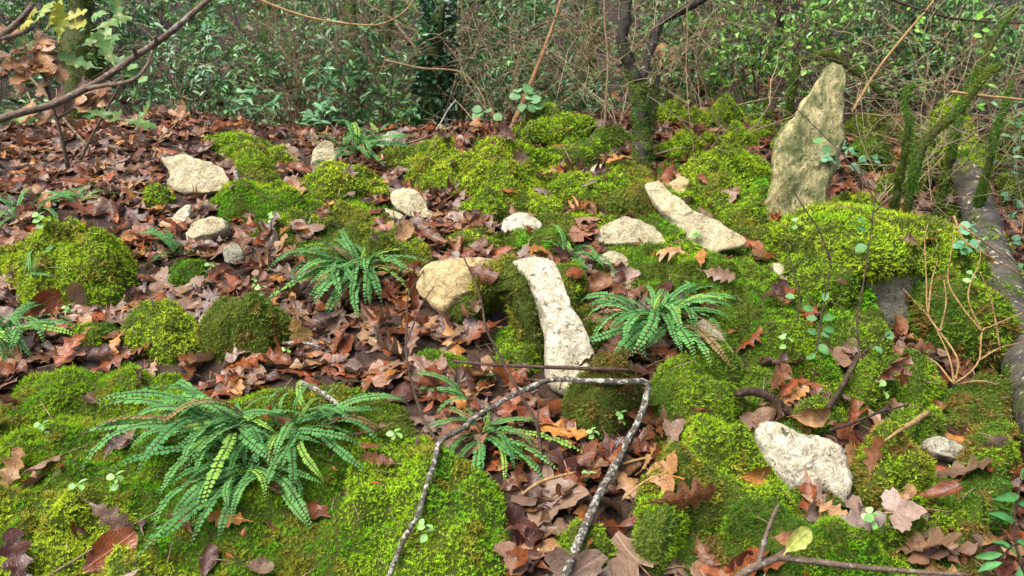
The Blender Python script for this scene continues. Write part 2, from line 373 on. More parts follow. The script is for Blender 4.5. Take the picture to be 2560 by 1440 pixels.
def body_plane(poly, anchor, normal, tf, tb, seed=0, facets=9, p=3.0, jag=0.05, bumpy=0.08, n=None, flat=0.9):
    """closed solid: pixel outline on a plane through the anchor, bulging tf to the front and tb to the back"""
    poly = np.asarray(poly, float); A = np.asarray(anchor, float); nv = nrm(normal)
    n = n or int(np.clip(np.linalg.norm(np.roll(poly, -1, 0)-poly, axis=1).sum()/5.5, 40, 100))
    d = ray(poly[:, 0], poly[:, 1]); tt = ((A-CAM)@nv)/(d@nv); W = CAM+d*tt[:, None]
    O = closed_crom(W, n); C = O.mean(0); size = np.linalg.norm(O-C, axis=1).mean()
    O = C+(O-C)*(1+jag*fbm(O, 2.2/size, 4, seed))[:, None]
    S = np.concatenate([[1.0, 0.985, 0.965, 0.94], np.linspace(0.9, 0.03, 15)])
    def side(t, sg):
        V = (C+S[:, None, None]*(O-C)[None]).reshape(-1, 3); s = np.repeat(S, n)
        return V+nv*(sg*t*np.clip(1-s**p, 0, 1)**0.55)[:, None]
    Vf, Vb = side(tf, 1), side(tb, -1)
    r = np.random.default_rng(seed+3); u = nrm(np.cross(nv, [0.1, 0.2, 1.0])); w = np.cross(nv, u)
    V = np.vstack([Vf, Vb[n:]]); hgt = (V-C)@nv; base = (np.concatenate([(C+S[:, None, None]*(O-C)[None]).reshape(-1, 3), (C+S[1:, None, None]*(O-C)[None]).reshape(-1, 3)])-C)@nv
    top = hgt-base; uu, ww = (V-C)@u/size, (V-C)@w/size; cap = np.full(len(V), 9.0)
    for k in range(facets):
        a = r.uniform(0, 2*math.pi); sl = r.uniform(0.1, flat); cap = np.minimum(cap, tf*(r.uniform(0.70, 1.05)+sl*(uu*math.cos(a)+ww*math.sin(a))))
    nt_ = np.where(top > 0, np.maximum(np.minimum(top, cap), np.minimum(top, 0.12*tf)), top)
    V = V+nv*(nt_-top)[:, None]
    q = fbm(V, 1.6/size, 4, seed+20); rdg = 1-np.abs(fbm(V, 3.4/size, 3, seed+40))
    led = fbm(V*np.array([1, 1, 2.2]), 2.6/size, 3, seed+60); led = np.round(led*3.5)/3.5
    N = nrm(V-C+nv*0.0001); V = V+N*(size*bumpy*(q*0.8+(rdg-0.6)*0.5+(led*0.55+0.38*np.abs(fbm(V, 7.0/size, 3, seed+80))-0.15 if facets else 0)))[:, None]
    m = len(S); F = [rings_mesh(n, S)]; i = np.arange(n); j = (i+1) % n
    off = len(Vf)
    F.append(np.stack([j, i, off+i, off+j], -1))
    for k in range(m-2): F.append(np.stack([off+k*n+j, off+k*n+i, off+(k+1)*n+i, off+(k+1)*n+j], -1))
    cf, cb = len(V), len(V)+1
    V = np.vstack([V, V[off-n:off].mean(0), V[-n:].mean(0)])
    T = np.concatenate([np.stack([off-n+i, off-n+j, np.full(n, cf)], -1), np.stack([cb-1-n+j, cb-1-n+i, np.full(n, cb)], -1)])
    return V, [np.concatenate(F), T], O[:, :2]
def tris_of(F):
    out = []
    for f in (F if isinstance(F, list) else [F]):
        f = np.asarray(f)
        if f.shape[1] == 4: out += [f[:, [0, 1, 2]], f[:, [0, 2, 3]]]
        else: out.append(f)
    return np.concatenate(out)

# moss colours: what the shoots themselves have
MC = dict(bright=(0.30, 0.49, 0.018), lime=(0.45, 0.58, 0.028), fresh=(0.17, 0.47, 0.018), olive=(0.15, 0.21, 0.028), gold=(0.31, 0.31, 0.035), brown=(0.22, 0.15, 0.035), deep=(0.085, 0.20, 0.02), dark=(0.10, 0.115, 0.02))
def shoots(V, F, cols, style='feather', dens=1.0, size=1.0, seed=0, up=0.35, minz=-0.25, keep=None, toward=None):
    """moss shoots over a surface -> (V, F, colours); finer near the viewer, coarser far off"""
    r = np.random.default_rng(seed+100); T = tris_of(F); A, B, C = V[T[:, 0]], V[T[:, 1]], V[T[:, 2]]
    X = np.cross(B-A, C-A); ar = np.linalg.norm(X, axis=1)/2; Nn = nrm(X)
    if toward == 'out': Nn = np.where(((Nn*((A+B+C)/3-V.mean(0))).sum(1) < 0)[:, None], -Nn, Nn)
    elif Nn[:, 2].mean() < 0: Nn = -Nn
    cen = (A+B+C)/3; dist = np.maximum(np.linalg.norm(cen-CAM, axis=1), 1.0)
    L0 = 0.0060*np.clip(dist/1.6, 0.9, 3.0)**0.75*size             # shoot length
    ok = (Nn[:, 2] > minz)
    cnt = ar*ok*dens*0.62/(L0*0.62)**2
    k = r.poisson(cnt); idx = np.repeat(np.arange(len(T)), k); n = len(idx)
    if n == 0: return None
    u, v = r.random(n), r.random(n); fl = u+v > 1; u[fl], v[fl] = 1-u[fl], 1-v[fl]
    P = A[idx]+(B-A)[idx]*u[:, None]+(C-A)[idx]*v[:, None]; N = Nn[idx]; L = L0[idx]
    if keep is not None:
        kk = keep(P); P, N, L = P[kk], N[kk], L[kk]; n = len(P)
        if n == 0: return None
    nb = {'feather': 4, 'star': 5, 'sleeve': 4}[style]
    z = np.array([0, 0, 1.0]); D = nrm(N*(1-up)+z*up+0.35*r.normal(size=(n, 3)))
    a0 = fbm(P, 9, 3, seed+2)*0.9; b0 = fbm(P, 34, 2, seed+6); g = r.random(n)
    c1, c2, c3 = [np.array(MC[c]) for c in cols]
    w = np.clip(0.5+a0*1.6, 0, 1)[:, None]; col = c1*(1-w)+c2*w
    w3 = np.clip((b0*1.1+a0*0.6-0.2)*2.6, 0, 1)[:, None]; col = col*(1-w3)+c3*w3
    hl = L*(0.7+0.75*g**2)*(1+0.45*b0)
    Vs = []; col = col*(0.62+0.76*r.random((n, 1)))
    hx = nrm(np.cross(D, r.normal(size=(n, 3)))); hy = np.cross(D, hx); az0 = r.uniform(0, 2*math.pi, n)
    for b in range(nb):
        az = az0+b*2*math.pi/nb+r.normal(0, 0.3, n)
        th = (r.uniform(0.35, 1.15, n) if style == 'feather' else r.uniform(0.15, 0.75, n) if style == 'star' else r.uniform(0.5, 1.4, n))
        rad = hx*np.cos(az)[:, None]+hy*np.sin(az)[:, None]
        dr = D*np.cos(th)[:, None]+rad*np.sin(th)[:, None]; sd_ = nrm(np.cross(dr, D+0.01))
        ln = hl*r.uniform(0.7, 1.25, n)*(1.15 if style == 'star' else 1.0); wd = ln*(0.17 if style == 'star' else 0.26)
        st = P+D*(hl*(0.0 if style == 'star' else r.uniform(-0.1, 0.55, n)))[:, None]
        Vs.append(np.stack([st+dr*(ln*.12)[:, None]+sd_*wd[:, None]*0.55, st+dr*ln[:, None], st+dr*(ln*.12)[:, None]-sd_*wd[:, None]*0.55], 1))
    Vv = np.stack(Vs, 1).reshape(-1, 3); q = np.arange(n*nb)*3
    Fq = np.stack([q, q+1, q+2], -1); Cc = np.repeat(col, nb*3, 0)*(0.9+0.2*np.repeat(r.random((n*nb, 1)), 3, 0))
    return Vv, Fq, Cc
NSHOOT = [0]
def add_shoots(parent, V, F, cols, name='moss_shoots', **kw):
    s = shoots(V, F, cols, **kw)
    if s is None: return None
    NSHOOT[0] += len(s[1])
    o = link(name, mesh_np(name, s[0]-np.array(parent.location), s[1], M['moss'], s[2], smooth=False), parent)
    o['kind'] = 'stuff'; return o
def moss(label, poly, t, cols, style='feather', dens=1.04, size=1.0, rough=0.6, name='moss_cushion', land=None, seed=None, adjust=True, stuff=False, group='moss cushions on the slope'):
    if isinstance(poly, tuple):
        cx, cy, rx, ry = poly[:4]; rx, ry = rx*1.10, ry*1.08; rot = poly[4] if len(poly) > 4 else 0
        if adjust:
            dp = depth_of(pix(cx, cy)[0]); tp = 0.75*t*FPX/dp; cy, ry = cy+0.42*tp, max(ry-0.30*tp, 14)
        poly = ell(cx, cy, rx, ry, rot)
    seed = int(poly[0][0]*3+poly[0][1]) if seed is None else seed
    t = t if stuff else t*1.1
    V, F, O = body_ground(poly, t, seed, rough)
    c = np.array([O[:, 0].mean(), O[:, 1].mean(), 0]); c[2] = H0(c[0], c[1])
    o = empty(name, c, label, 'moss', group)
    if stuff: o['kind'] = 'stuff'; del o['group']
    b = link('moss_mat', mesh_np('moss_mat', V-c, F, M['moss_base']), o)
    add_shoots(o, V, F, cols, style=style, dens=dens, size=size, seed=seed)
    SURF.append((V, tris_of(F))); MASKS.append((O, 'moss'))
    if land: LAND.append((land, np.array([c[0], c[1], V[:, 2].max()])))
    return o
def stone(label, poly, mat, normal=(0, -0.55, 0.83), tf=0.03, tb=0.05, anchor=None, name='limestone_rock', land=None, seed=0, lift=0.012, **kw):
    poly = np.asarray(poly, float); a = anchor or (poly[:, 0].mean(), poly[:, 1].max())
    A = pix(a[0], a[1], lift)[0]
    V, F, O = body_plane(poly, A, normal, tf, tb, seed+int(poly[0][0]), **kw)
    c = np.array([V[:, 0].mean(), V[:, 1].mean(), V[:, 2].min()])
    me = mesh_np(name, V-c, F, M[mat]); o = link(name, me); o.location = Vector(c)
    tag(o, label, 'rock', 'pale limestone rocks among the moss')
    SURF.append((V, tris_of(F))); ROCKS.add(len(SURF)-1); MASKS.append((O, 'rock'))
    if land: LAND.append((land, np.array([V[:, 0].mean(), V[:, 1].mean(), V[:, 2].max()])))
    return o, V, F

# ------------------------------------------------------------------ the stones
UPN = (0, -0.55, 0.83)
stone('cream flat-topped rock half buried in brown leaves below the oak sapling', [(402,398),(450,388),(520,402),(560,425),(574,450),(560,472),(500,488),(445,480),(415,458),(422,430)], 'rock', UPN, .025, .05, land='cream flat-topped rock')
stone('small cream stone standing on end beside the fern clump on the crest', [(784,378),(808,352),(832,360),(840,395),(838,430),(818,452),(790,448),(776,412)], 'rock', (0.1,-.9,.35), .03, .03, anchor=(812,430), lift=.03, land='small cream stone standing on end')
stone('little rounded cream stone at the foot of the on-end stone', [(830,428),(850,420),(862,434),(850,446),(832,446)], 'rock', UPN, .012, .02)
stone('rounded cream stone between brown leaves in the middle of the slope', [(976,488),(1005,474),(1040,478),(1064,502),(1078,542),(1040,545),(1000,532),(985,512)], 'rock', (-.1,-.6,.78), .028, .04, land='rounded cream stone mid-slope')
stone('thin pale stone flake lying among brown leaves below the rounded stone', [(960,520),(985,528),(1010,540),(1000,552),(972,542)], 'rock', UPN, .008, .02)
stone('pale rock capped with moss and a dead leaf on the left slope', [(462,585),(490,555),(540,546),(575,556),(570,580),(520,600),(475,606)], 'rock', UPN, .03, .04, land='leaf-capped pale rock')
stone('small greenish stone just under the leaf-capped pale rock', [(560,618),(585,606),(606,620),(612,645),(590,662),(560,655)], 'rock_grey', (0,-.8,.6), .02, .03)
stone('white lumpy stone poking through moss above the big white slab', [(1252,572),(1268,545),(1305,537),(1340,548),(1355,570),(1330,586),(1270,586)], 'rock_white', UPN, .03, .04, land='white lumpy stone')
stone('low cream rock with a mossy notch left of the wedge stone', [(1485,596),(1520,560),(1560,548),(1600,552),(1640,570),(1665,605),(1630,618),(1570,612),(1520,610)], 'rock', UPN, .03, .05, land='low cream rock')
stone('long pale slab ending in a wedge beside the vivid star moss', [(1612,464),(1640,450),(1682,490),(1735,538),(1800,560),(1860,598),(1838,618),(1792,632),(1752,642),(1728,610),(1690,565),(1655,532),(1628,498)], 'rock', (-.15,-.5,.85), .035, .05, anchor=(1760,640), lift=.018, land='long pale wedge-ended slab', n=130)
stone('small ochre stone behind the long wedge-ended slab', [(1672,462),(1700,444),(1728,452),(1725,480),(1695,484)], 'rock_yellow', UPN, .02, .03)
stone('ochre yellow block leaning on the white slab', [(1040,700),(1068,662),(1130,650),(1200,648),(1246,660),(1240,690),(1196,726),(1150,765),(1112,788),(1085,765),(1048,735)], 'rock_yellow', (-.05,-.72,.69), .05, .05, anchor=(1110,785), land='ochre yellow block', facets=12, bumpy=.05)
stone('large long white slab lying down the middle of the slope', [(1280,652),(1330,644),(1380,660),(1402,700),(1416,750),(1440,810),(1470,860),(1487,900),(1486,945),(1470,985),(1430,992),(1385,975),(1365,930),(1362,860),(1352,800),(1330,740),(1300,690)], 'rock_white', (.12,-.62,.77), .055, .06, anchor=(1420,985), name='limestone_slab', land='large white slab', facets=8, bumpy=.055, n=110, jag=.03)
stone('rough pale slab at the foot of the mossy side below the right ridge', [(1893,1085),(1912,1050),(1950,1062),(2000,1080),(2050,1092),(2100,1125),(2114,1180),(2124,1225),(2110,1265),(2075,1240),(2030,1225),(1970,1222),(1925,1190),(1902,1140)], 'rock_white', (-.1,-.72,.68), .05, .07, anchor=(2000,1225), land='rough pale slab below the ridge', bumpy=.1, n=100)
stone('narrow cream rock peeping out beside the right-hand fern', [(1735,812),(1760,800),(1800,835),(1830,880),(1848,918),(1820,925),(1780,900),(1745,850)], 'rock', (.1,-.6,.8), .025, .04, land='narrow cream rock')
stone('grey-green stone low in the leaves near the right edge', [(2298,1110),(2330,1096),(2380,1104),(2420,1128),(2432,1150),(2390,1152),(2330,1140)], 'rock_grey', UPN, .025, .04, land='grey-green stone')
stone('tiny yellow stone tip above the olive moss hump', [(556,790),(575,762),(600,770),(606,796),(580,806)], 'rock_yellow', (0,-.8,.6), .015, .03)
stone('tiny white pebble beside the yellow stone tip', [(496,800),(510,784),(526,796),(518,814),(500,814)], 'rock_white', (0,-.8,.6), .008, .01)
stone('small cream stone in the leaves under the low cream rock', [(1498,648),(1520,630),(1555,636),(1575,660),(1545,674),(1510,664)], 'rock', UPN, .02, .03)
stone('pale stone shoulder showing through the moss on the ridge side', [(1860,722),(1885,712),(1912,728),(1902,748),(1872,744)], 'rock_white', UPN, .015, .03)
stone('thin pale stone edge along the mossy ridge above the boulder', [(1930,660),(1955,662),(1985,690),(2000,720),(1975,715),(1945,690)], 'rock', UPN, .015, .03)
stone('grey mossy rock behind the fern at the top of the slope', [(938,352),(960,336),(990,328),(1012,345),(1010,372),(960,376)], 'rock_grey', (0,-.8,.6), .03, .04, land='grey mossy rock')
stone('little white stone chip beyond the central moss hump', [(1476,424),(1495,412),(1520,420),(1515,434),(1485,434)], 'rock_white', UPN, .012, .02)
stone('small pale stone set in the moss near the right moss slope', [(1848,802),(1862,794),(1874,812),(1864,826),(1850,820)], 'rock', UPN, .012, .02)
stone('white stone flake half hidden under leaves on the left', [(430,548),(460,516),(480,512),(474,540),(450,560)], 'rock_white', UPN, .01, .02)
# the standing stone
SPX = [(1878,560),(1912,505),(1924,455),(1930,410),(1938,365),(1962,318),(1985,285),(1996,250),(2022,228),(2042,195),(2062,170),(2086,156),(2106,168),(2114,192),(2106,230),(2108,268),(2100,305),(2112,345),(2102,385),(2092,420),(2076,455),(2068,505),(2060,565),(1970,585)]
st, SV, SF = stone('tall pointed standing stone with green algae leaning to the right', SPX, 'rock_stand', (-.12,-.93,.30), .055, .075, anchor=(1985,545), name='standing_stone', land='standing stone', facets=9, bumpy=.065, n=150, flat=.35, jag=.05, p=3.4)
st['category'] = 'stone'; del st['group']
add_shoots(st, SV, SF, ('olive', 'deep', 'bright'), style='feather', size=.9, seed=5, minz=-.6, toward='out', name='moss',
           keep=lambda P: (lambda q: (q[0] < np.interp(q[1], [150, 220, 260, 330, 420, 600], [1900, 2015, 1995, 1950, 1900, 1890])+14*fbm(P, 30, 2, 4)))(to_px(P)))

# ------------------------------------------------------------------ moss: cushions and carpets
B = ('bright', 'lime', 'olive'); BF = ('fresh', 'bright', 'lime'); OL = ('olive', 'gold', 'brown'); DP = ('deep', 'bright', 'olive'); LM = ('lime', 'bright', 'gold')
moss('big domed yellow-green moss cushion on the left of the slope', (210,668,160,95), .085, LM, land='big left moss cushion', dens=1.1)
moss('round olive moss hump with a yellow stone tip behind it', (602,842,100,58), .07, OL, land='olive moss hump')
moss('ragged bright moss cushion left of the olive hump', (405,835,90,68), .05, ('lime','bright','olive'), land='ragged bright cushion')
moss('vivid green star moss tuft right of the ragged cushion', (455,825,42,40), .03, BF, 'star')
moss('bright green moss bank below the cream flat-topped rock', (640,505,115,42), .05, BF, land='bright moss bank', style='star')
moss('yellow-green moss hummock at the right end of the bright moss bank', (830,480,95,42,-8), .05, LM)
moss('thin moss sheet behind the cream flat-topped rock', (600,372,110,26,8), .035, B)
moss('mossy patch hanging right of the cream flat-topped rock', (640,420,55,42,20), .04, ('bright','gold','olive'))
moss('large bright domed moss hump in the centre of the crest', (1225,445,112,66), .085, LM, land='central moss hump', dens=1.1)
moss('flat lime moss shelf left of the central hump', (1080,440,72,28), .04, LM)
moss('rounded moss shoulder behind the central hump', (1310,402,85,32), .055, B)
moss('small lime moss knob above the flat moss shelf', (1092,382,58,24), .045, LM)
moss('pointed bright moss mound at the foot of the thicket', (1385,328,92,32), .06, B, land='pointed moss mound')
moss('low moss around the base of the leaning rusty stem', (1240,368,65,24), .035, ('bright','olive','deep'))
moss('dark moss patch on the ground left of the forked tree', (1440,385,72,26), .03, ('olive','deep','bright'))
moss('broad olive moss pad above the ochre block', (945,628,128,55), .06, ('olive','bright','gold'), land='broad olive moss pad')
moss('small round moss button between the leaves left of the wide pad', (880,556,45,34), .035, ('gold','bright','olive'))
moss('brown-green moss hump mid-slope right of the rounded cream stone', (1210,523,46,30), .04, ('gold','olive','bright'))
moss('moss pad in front of the white lumpy stone', (1355,605,72,28,8), .03, ('bright','olive','fresh'))
moss('thin moss strip left of the leaves around the ochre block', (1180,600,70,24,-6), .025, B)
moss('moss collar behind the white lumpy stone', (1335,520,75,26,5), .035, B)
moss('wide moss shelf right of the central hump', (1500,478,120,42,6), .05, ('bright','gold','olive'))
moss('rust-tinged moss mound above the low cream rock', (1570,528,95,36,10), .05, ('gold','brown','olive'))
moss('vivid green star moss draped against the pale wedge stone', (1672,575,85,30,44), .05, ('fresh','fresh','bright'), 'star', land='vivid star moss', size=1.2)
moss('mossy ridge running down from beside the standing stone', (1838,548,125,38,38), .07, ('bright','gold','olive'), land='mossy ridge')
moss('moss tongue continuing the ridge beside the boulder', (1980,668,70,34,52), .055, ('bright','olive','gold'))
moss('bright rounded moss heap at the foot of the standing stone', (1822,440,88,50), .07, B, land='moss heap by the standing stone')
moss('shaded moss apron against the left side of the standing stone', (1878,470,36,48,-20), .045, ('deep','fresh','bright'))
moss('round moss cushion right of the forked tree', (1700,372,48,28), .055, B, land='round cushion by the forked tree')
moss('low moss cushion behind the heap by the standing stone', (1825,350,58,22), .045, B)
moss('far moss hillock between the forked tree and the standing stone', (1790,300,62,24), .055, B)
moss('little moss button near the standing stone', (1906,326,30,16), .035, B)
moss('sloping far moss bank right of the forked tree', (1680,290,44,16), .035, B)
moss('moss patch left of the ivy-clad stump', (985,302,60,18), .035, B)
moss('round moss cushion beyond the standing stone', (2180,388,56,36), .06, ('bright','deep','olive'))
moss('moss pad tucked behind the boulder', (2140,518,72,26), .05, B)
moss('far moss cushion right of the standing stone', (2190,330,90,22), .05, ('olive','bright','gold'))
moss('moss lump under the hanging mossy twigs', (2240,470,60,28), .05, ('deep','bright','olive'))
moss('far right moss mound beyond the fallen log', (2520,380,80,40), .06, B)
moss('moss mound at the right edge beside the log', (2545,470,50,40), .06, ('deep','bright','olive'))
moss('long bright moss slope below the wedge stone', [(1552,652),(1620,640),(1700,655),(1790,700),(1880,760),(1990,830),(2070,900),(2108,970),(2075,1000),(2000,960),(1910,900),(1820,840),(1740,800),(1650,760),(1575,715)], .06, ('bright','fresh','olive'), land='long moss slope', style='star', size=.95)
moss('moss patch on the rim above the long moss slope', (1880,690,62,26,25), .04, ('bright','fresh','olive'))
moss('moss cushion right of the white slab', (1425,735,42,68,-25), .05, ('gold','olive','bright'))
moss('narrow olive moss strip along the lower right edge of the slab', (1475,815,30,62,-30), .04, ('olive','gold','brown'))
moss('dark olive-brown moss cushion under the end of the white slab', (1510,1015,85,82), .075, ('olive','dark','brown'), land='dark olive cushion')
moss('bright moss bank under the right fern', (1735,1010,130,105), .07, ('bright','deep','olive'), land='moss bank under the right fern')
moss('large lumpy moss cushion at the bottom right', (1800,1215,165,135,12), .09, ('bright','olive','gold'), land='large lower-right cushion', dens=1.1)
moss('lower moss bank in front of the rough pale slab', (1990,1370,170,90,10), .06, ('fresh','bright','deep'), style='star', size=.9)
moss('small moss hump at the bottom between the stick and the leaves', (1650,1325,62,78), .05, ('bright','deep','olive'))
moss('moss hump behind the foot of the forked stick', (1455,1375,72,72), .05, ('bright','olive','fresh'))
moss('brown-topped moss mound right of the rough pale slab', (2200,1185,100,85,10), .07, ('bright','gold','brown'), land='brown-topped mound')
moss('moss cushion above the broken brown stub', (2220,965,125,70), .06, ('bright','deep','olive'))
moss('moss around the broken brown stub', (2270,1075,80,58,-20), .05, ('deep','bright','olive'))
moss('steep moss patch in the lower right corner', (2400,1250,95,105,20), .06, ('deep','bright','brown'))
moss('little moss bank left of the boulder foot', (2110,775,95,55,15), .055, ('bright','olive','fresh'))
moss('mossy bank under the log at the right', (2450,1010,90,70), .05, ('deep','olive','brown'))
moss('bright green moss tuft below the slender left fern', (475,690,48,36), .025, ('fresh','bright','deep'), 'star')
moss('small moss patch left of the white slab foot', (1300,870,62,62,10), .04, ('bright','olive','deep'))
moss('thin moss patch below the palmate leaves', (1110,900,60,22), .02, ('fresh','bright','lime'), 'star')
moss('moss scrap left of the ragged bright cushion', (245,835,55,28), .03, ('bright','olive','deep'))
moss('mossy foot of the slope below the thicket on the left', (400,498,40,22), .03, B)
moss('sprawling carpet of bright mixed moss across the lower left corner', [(-120,1010),(60,965),(180,935),(330,925),(520,985),(760,985),(840,1040),(900,1110),(930,1190),(960,1290),(960,1400),(900,1560),(300,1640),(-300,1560)], .035, ('bright','fresh','gold'), 'star', name='moss_carpet', land='lower-left moss carpet', stuff=True, rough=.9, size=1.05)
moss('carpet of feathery yellow-green moss along the bottom edge', [(-200,1290),(60,1255),(260,1262),(420,1300),(480,1380),(470,1560),(-250,1600)], .05, ('lime','olive','gold'), name='moss_carpet', stuff=True, rough=.7)
moss('carpet of feathery moss at the bottom between the fern and the stick', [(870,1150),(980,1110),(1090,1130),(1210,1190),(1275,1260),(1290,1350),(1270,1500),(900,1560),(850,1300)], .05, ('bright','fresh','gold'), name='moss_carpet', land='bottom moss carpet', stuff=True, rough=.7, size=1.1)
moss('patch of golden moss behind the big fern', (800,1020,130,48), .03, ('gold','bright','fresh'), name='moss_carpet', stuff=True)
moss('thin moss film left of the forked stick', (960,1050,70,60), .02, ('fresh','bright','olive'), 'star', name='moss_carpet', stuff=True)

for lab_, e_, t_, c_ in [('moss bridge between the central hump and the wide moss shelf', (1420,470,62,28), .035, B), ('moss fringe above the white lumpy stone', (1290,500,60,22), .03, LM), ('moss pad beyond the wide shelf', (1560,440,62,24), .035, ('bright','gold','olive')),
        ('moss cover between the low cream rock and the wedge stone', (1700,640,70,24,12), .035, ('bright','olive','fresh')), ('moss saddle above the mossy ridge', (1760,478,60,26,20), .04, B), ('moss shelf linking the ridge to the boulder', (1930,610,55,34,40), .05, ('bright','olive','gold')),
        ('moss patch on the leaves left of the forked tree', (1530,345,55,18), .03, ('bright','deep','olive')), ('far moss strip behind the round cushion', (1740,250,70,16), .03, ('deep','bright','olive')), ('far moss strip left of the standing stone', (1890,285,50,15), .03, ('bright','deep','olive')),
        ('moss skirt between the long moss slope and the fern bank', (1880,960,70,50,20), .04, ('bright','deep','olive')), ('moss step right of the curved dark stick', (2040,1050,60,36), .04, ('deep','bright','olive')), ('moss film beside the right edge below the log', (2480,1130,70,60), .04, ('deep','bright','brown')),
        ('moss patch below the brown-topped mound', (2230,1330,70,45), .04, ('deep','bright','olive')), ('small moss pad left of the rounded cream stone', (925,470,45,24), .03, B), ('small moss pad below the bright moss bank', (730,560,70,24), .025, B), ('small moss pad between central fern and olive pad', (800,640,40,22), .025, ('olive','bright','gold')),
        ('moss pad behind the trailing fern', (1400,560,50,22), .03, ('bright','gold','olive')), ('moss beneath the dry twigs at the crest', (1010,400,60,20), .03, B), ('far moss lumps right of the black trunk', (2300,330,70,30), .05, ('deep','bright','olive')), ('moss under the left end of the log', (2380,520,50,30), .04, ('deep','bright','olive'))]:
    moss(lab_, e_, t_, c_)
# moss lying over the two central stones
def drape(label, poly, anchor, normal, tf, tb, cols, lift=0, seed=0, parent=None, name='moss_drape', depth=None, **kw):
    A = pix(*anchor, lift)[0] if depth is None else at(*anchor, depth); V, F, O = body_plane(poly, A, normal, tf, tb, seed, facets=0, bumpy=.12, jag=.16)
    c = np.array([V[:, 0].mean(), V[:, 1].mean(), V[:, 2].min()]); o = parent or empty(name, c, label, 'moss')
    if not parent: o['group'] = 'moss cushions on the slope'
    c = np.array(o.location); link('moss_mat', mesh_np('moss_mat', V-c, F, M['moss_base']), o)
    add_shoots(o, V, F, cols, seed=seed, toward='out', minz=-.75, **kw); SURF.append((V, tris_of(F))); MASKS.append((O, 'moss')); return o
drape('olive moss saddle bridging the ochre block and the white slab', [(1190,735),(1205,690),(1245,655),(1275,652),(1292,690),(1325,735),(1348,790),(1355,850),(1358,910),(1325,900),(1300,850),(1280,800),(1262,760),(1220,755)], (1370,905), (.05,-.66,.75), .085, .04, ('olive','dark','gold'), seed=31, size=1.25, dens=1.15)
LAND.append(('olive moss saddle', pix(1290, 780)[0]))
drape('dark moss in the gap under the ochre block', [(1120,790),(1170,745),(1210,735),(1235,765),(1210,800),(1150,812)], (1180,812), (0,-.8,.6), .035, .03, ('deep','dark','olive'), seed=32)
# low moss between the cushions, with leaves caught in it
for lab_, pl_, c_ in [('thin moss between the cushions and stones of the right slope', [(1380,440),(1500,425),(1650,425),(1760,450),(1880,560),(1990,700),(2080,850),(2120,1000),(1950,1010),(1800,930),(1680,850),(1560,770),(1500,640),(1420,540)], ('bright','deep','olive')),
        ('thin moss between the humps on the central crest', [(1010,410),(1130,375),(1280,365),(1430,395),(1450,470),(1330,540),(1150,500),(1040,470)], ('lime','bright','olive')),
        ('thin moss under the leaves at the lower right', [(1640,950),(1800,960),(1950,1020),(2120,1120),(2300,1180),(2480,1250),(2520,1480),(1900,1560),(1650,1480),(1600,1200)], ('bright','deep','brown')),
        ('thin moss in the leaf litter left of the ochre block', [(560,470),(750,460),(930,470),(1050,560),(1040,640),(900,700),(760,660),(640,590)], ('bright','olive','deep'))]:
    moss(lab_, pl_, .016, c_, name='moss_carpet', stuff=True, rough=.9); MASKS[-1] = (MASKS[-1][0], 'carpet')
# the mossy boulder: stone core, overhanging moss cap, moss skirt
bo = empty('mossy_boulder', pix(2230, 820)[0], 'big boulder under a thick overhanging cap of bright moss beside the fallen log', 'boulder')
LAND.append(('mossy boulder', pix(2200, 700, .1)[0]))
def part_body(parent, name, poly, anchor, normal, tf, tb, mat, seed, lift=0, **kw):
    A = pix(*anchor, lift)[0]; V, F, O = body_plane(poly, A, normal, tf, tb, seed, **kw)
    c = np.array(parent.location); o = link(name, mesh_np(name, V-c, F, M[mat]), parent); SURF.append((V, tris_of(F))); MASKS.append((O, 'moss')); return o, V, F
def block(cpx, depth, half, seed, zmin=-1.2, grow=0.0, nth=90, nph=46, rough=.10, tilt=0.0, cutz=None):
    """rounded boulder volume centred behind a picture point"""
    c = at(*cpx, depth); ph = np.linspace(0.02, math.pi-.02, nph); th = np.linspace(0, 2*math.pi, nth, endpoint=False)
    if cutz is not None: ph = np.linspace(0.02, cutz, nph)
    PH, TH = np.meshgrid(ph, th, indexing='ij'); sp = lambda v, e: np.sign(v)*np.abs(v)**e
    X = np.stack([sp(np.sin(PH), .75)*sp(np.cos(TH), .8), sp(np.sin(PH), .75)*sp(np.sin(TH), .8), sp(np.cos(PH), .7)], -1).reshape(-1, 3)
    D = nrm(X); V = X*np.array(half); V = V+D*(grow+rough*np.mean(half)*fbm(V, 1.3/np.mean(half), 4, seed))[:, None]
    V[:, 2] += tilt*V[:, 0]
    if cutz is not None:
        k = sstep(ph[-1]-.25, ph[-1], PH.ravel()); V = V-D*(k*(grow+.02))[:, None]+np.c_[0*k, 0*k, .04*fbm(np.c_[V[:, :2], 0*k], 9, 2, seed+3)*sstep(.8, ph[-1], PH.ravel())]
    i = np.arange(nph-1)[:, None]*nth; j = np.arange(nth)[None]; F = np.stack([i+j, i+nth+j, i+nth+(j+1) % nth, i+(j+1) % nth], -1).reshape(-1, 4)
    return V+c, F
def boulder_piece(name, mat, cols, *a, **kw):
    V, F = block(*a, **kw); c = np.array(bo.location); link(name, mesh_np(name, V-c, F, M[mat]), bo); SURF.append((V, tris_of(F))); MASKS.append((V[::7][:, :2][np.argsort(np.arctan2(V[::7][:, 1]-V[:, 1].mean(), V[::7][:, 0]-V[:, 0].mean()))], 'moss'))
    if cols: add_shoots(bo, V, F, cols, seed=int(a[0][0]), toward='out', minz=-.85, dens=1.2, size=1.25)
    ROCKS.add(len(SURF)-1)
BD = depth_of(pix(2200, 800)[0])
boulder_piece('stone', 'rock_grey', None, (2205, 715), BD+.09, (.19, .135, .165), 5, rough=.14, tilt=-.06)
boulder_piece('moss_mat', 'moss_base', B, (2192, 658), BD+.10, (.268, .18, .112), 9, grow=.015, rough=.10, tilt=-.10, cutz=1.62)
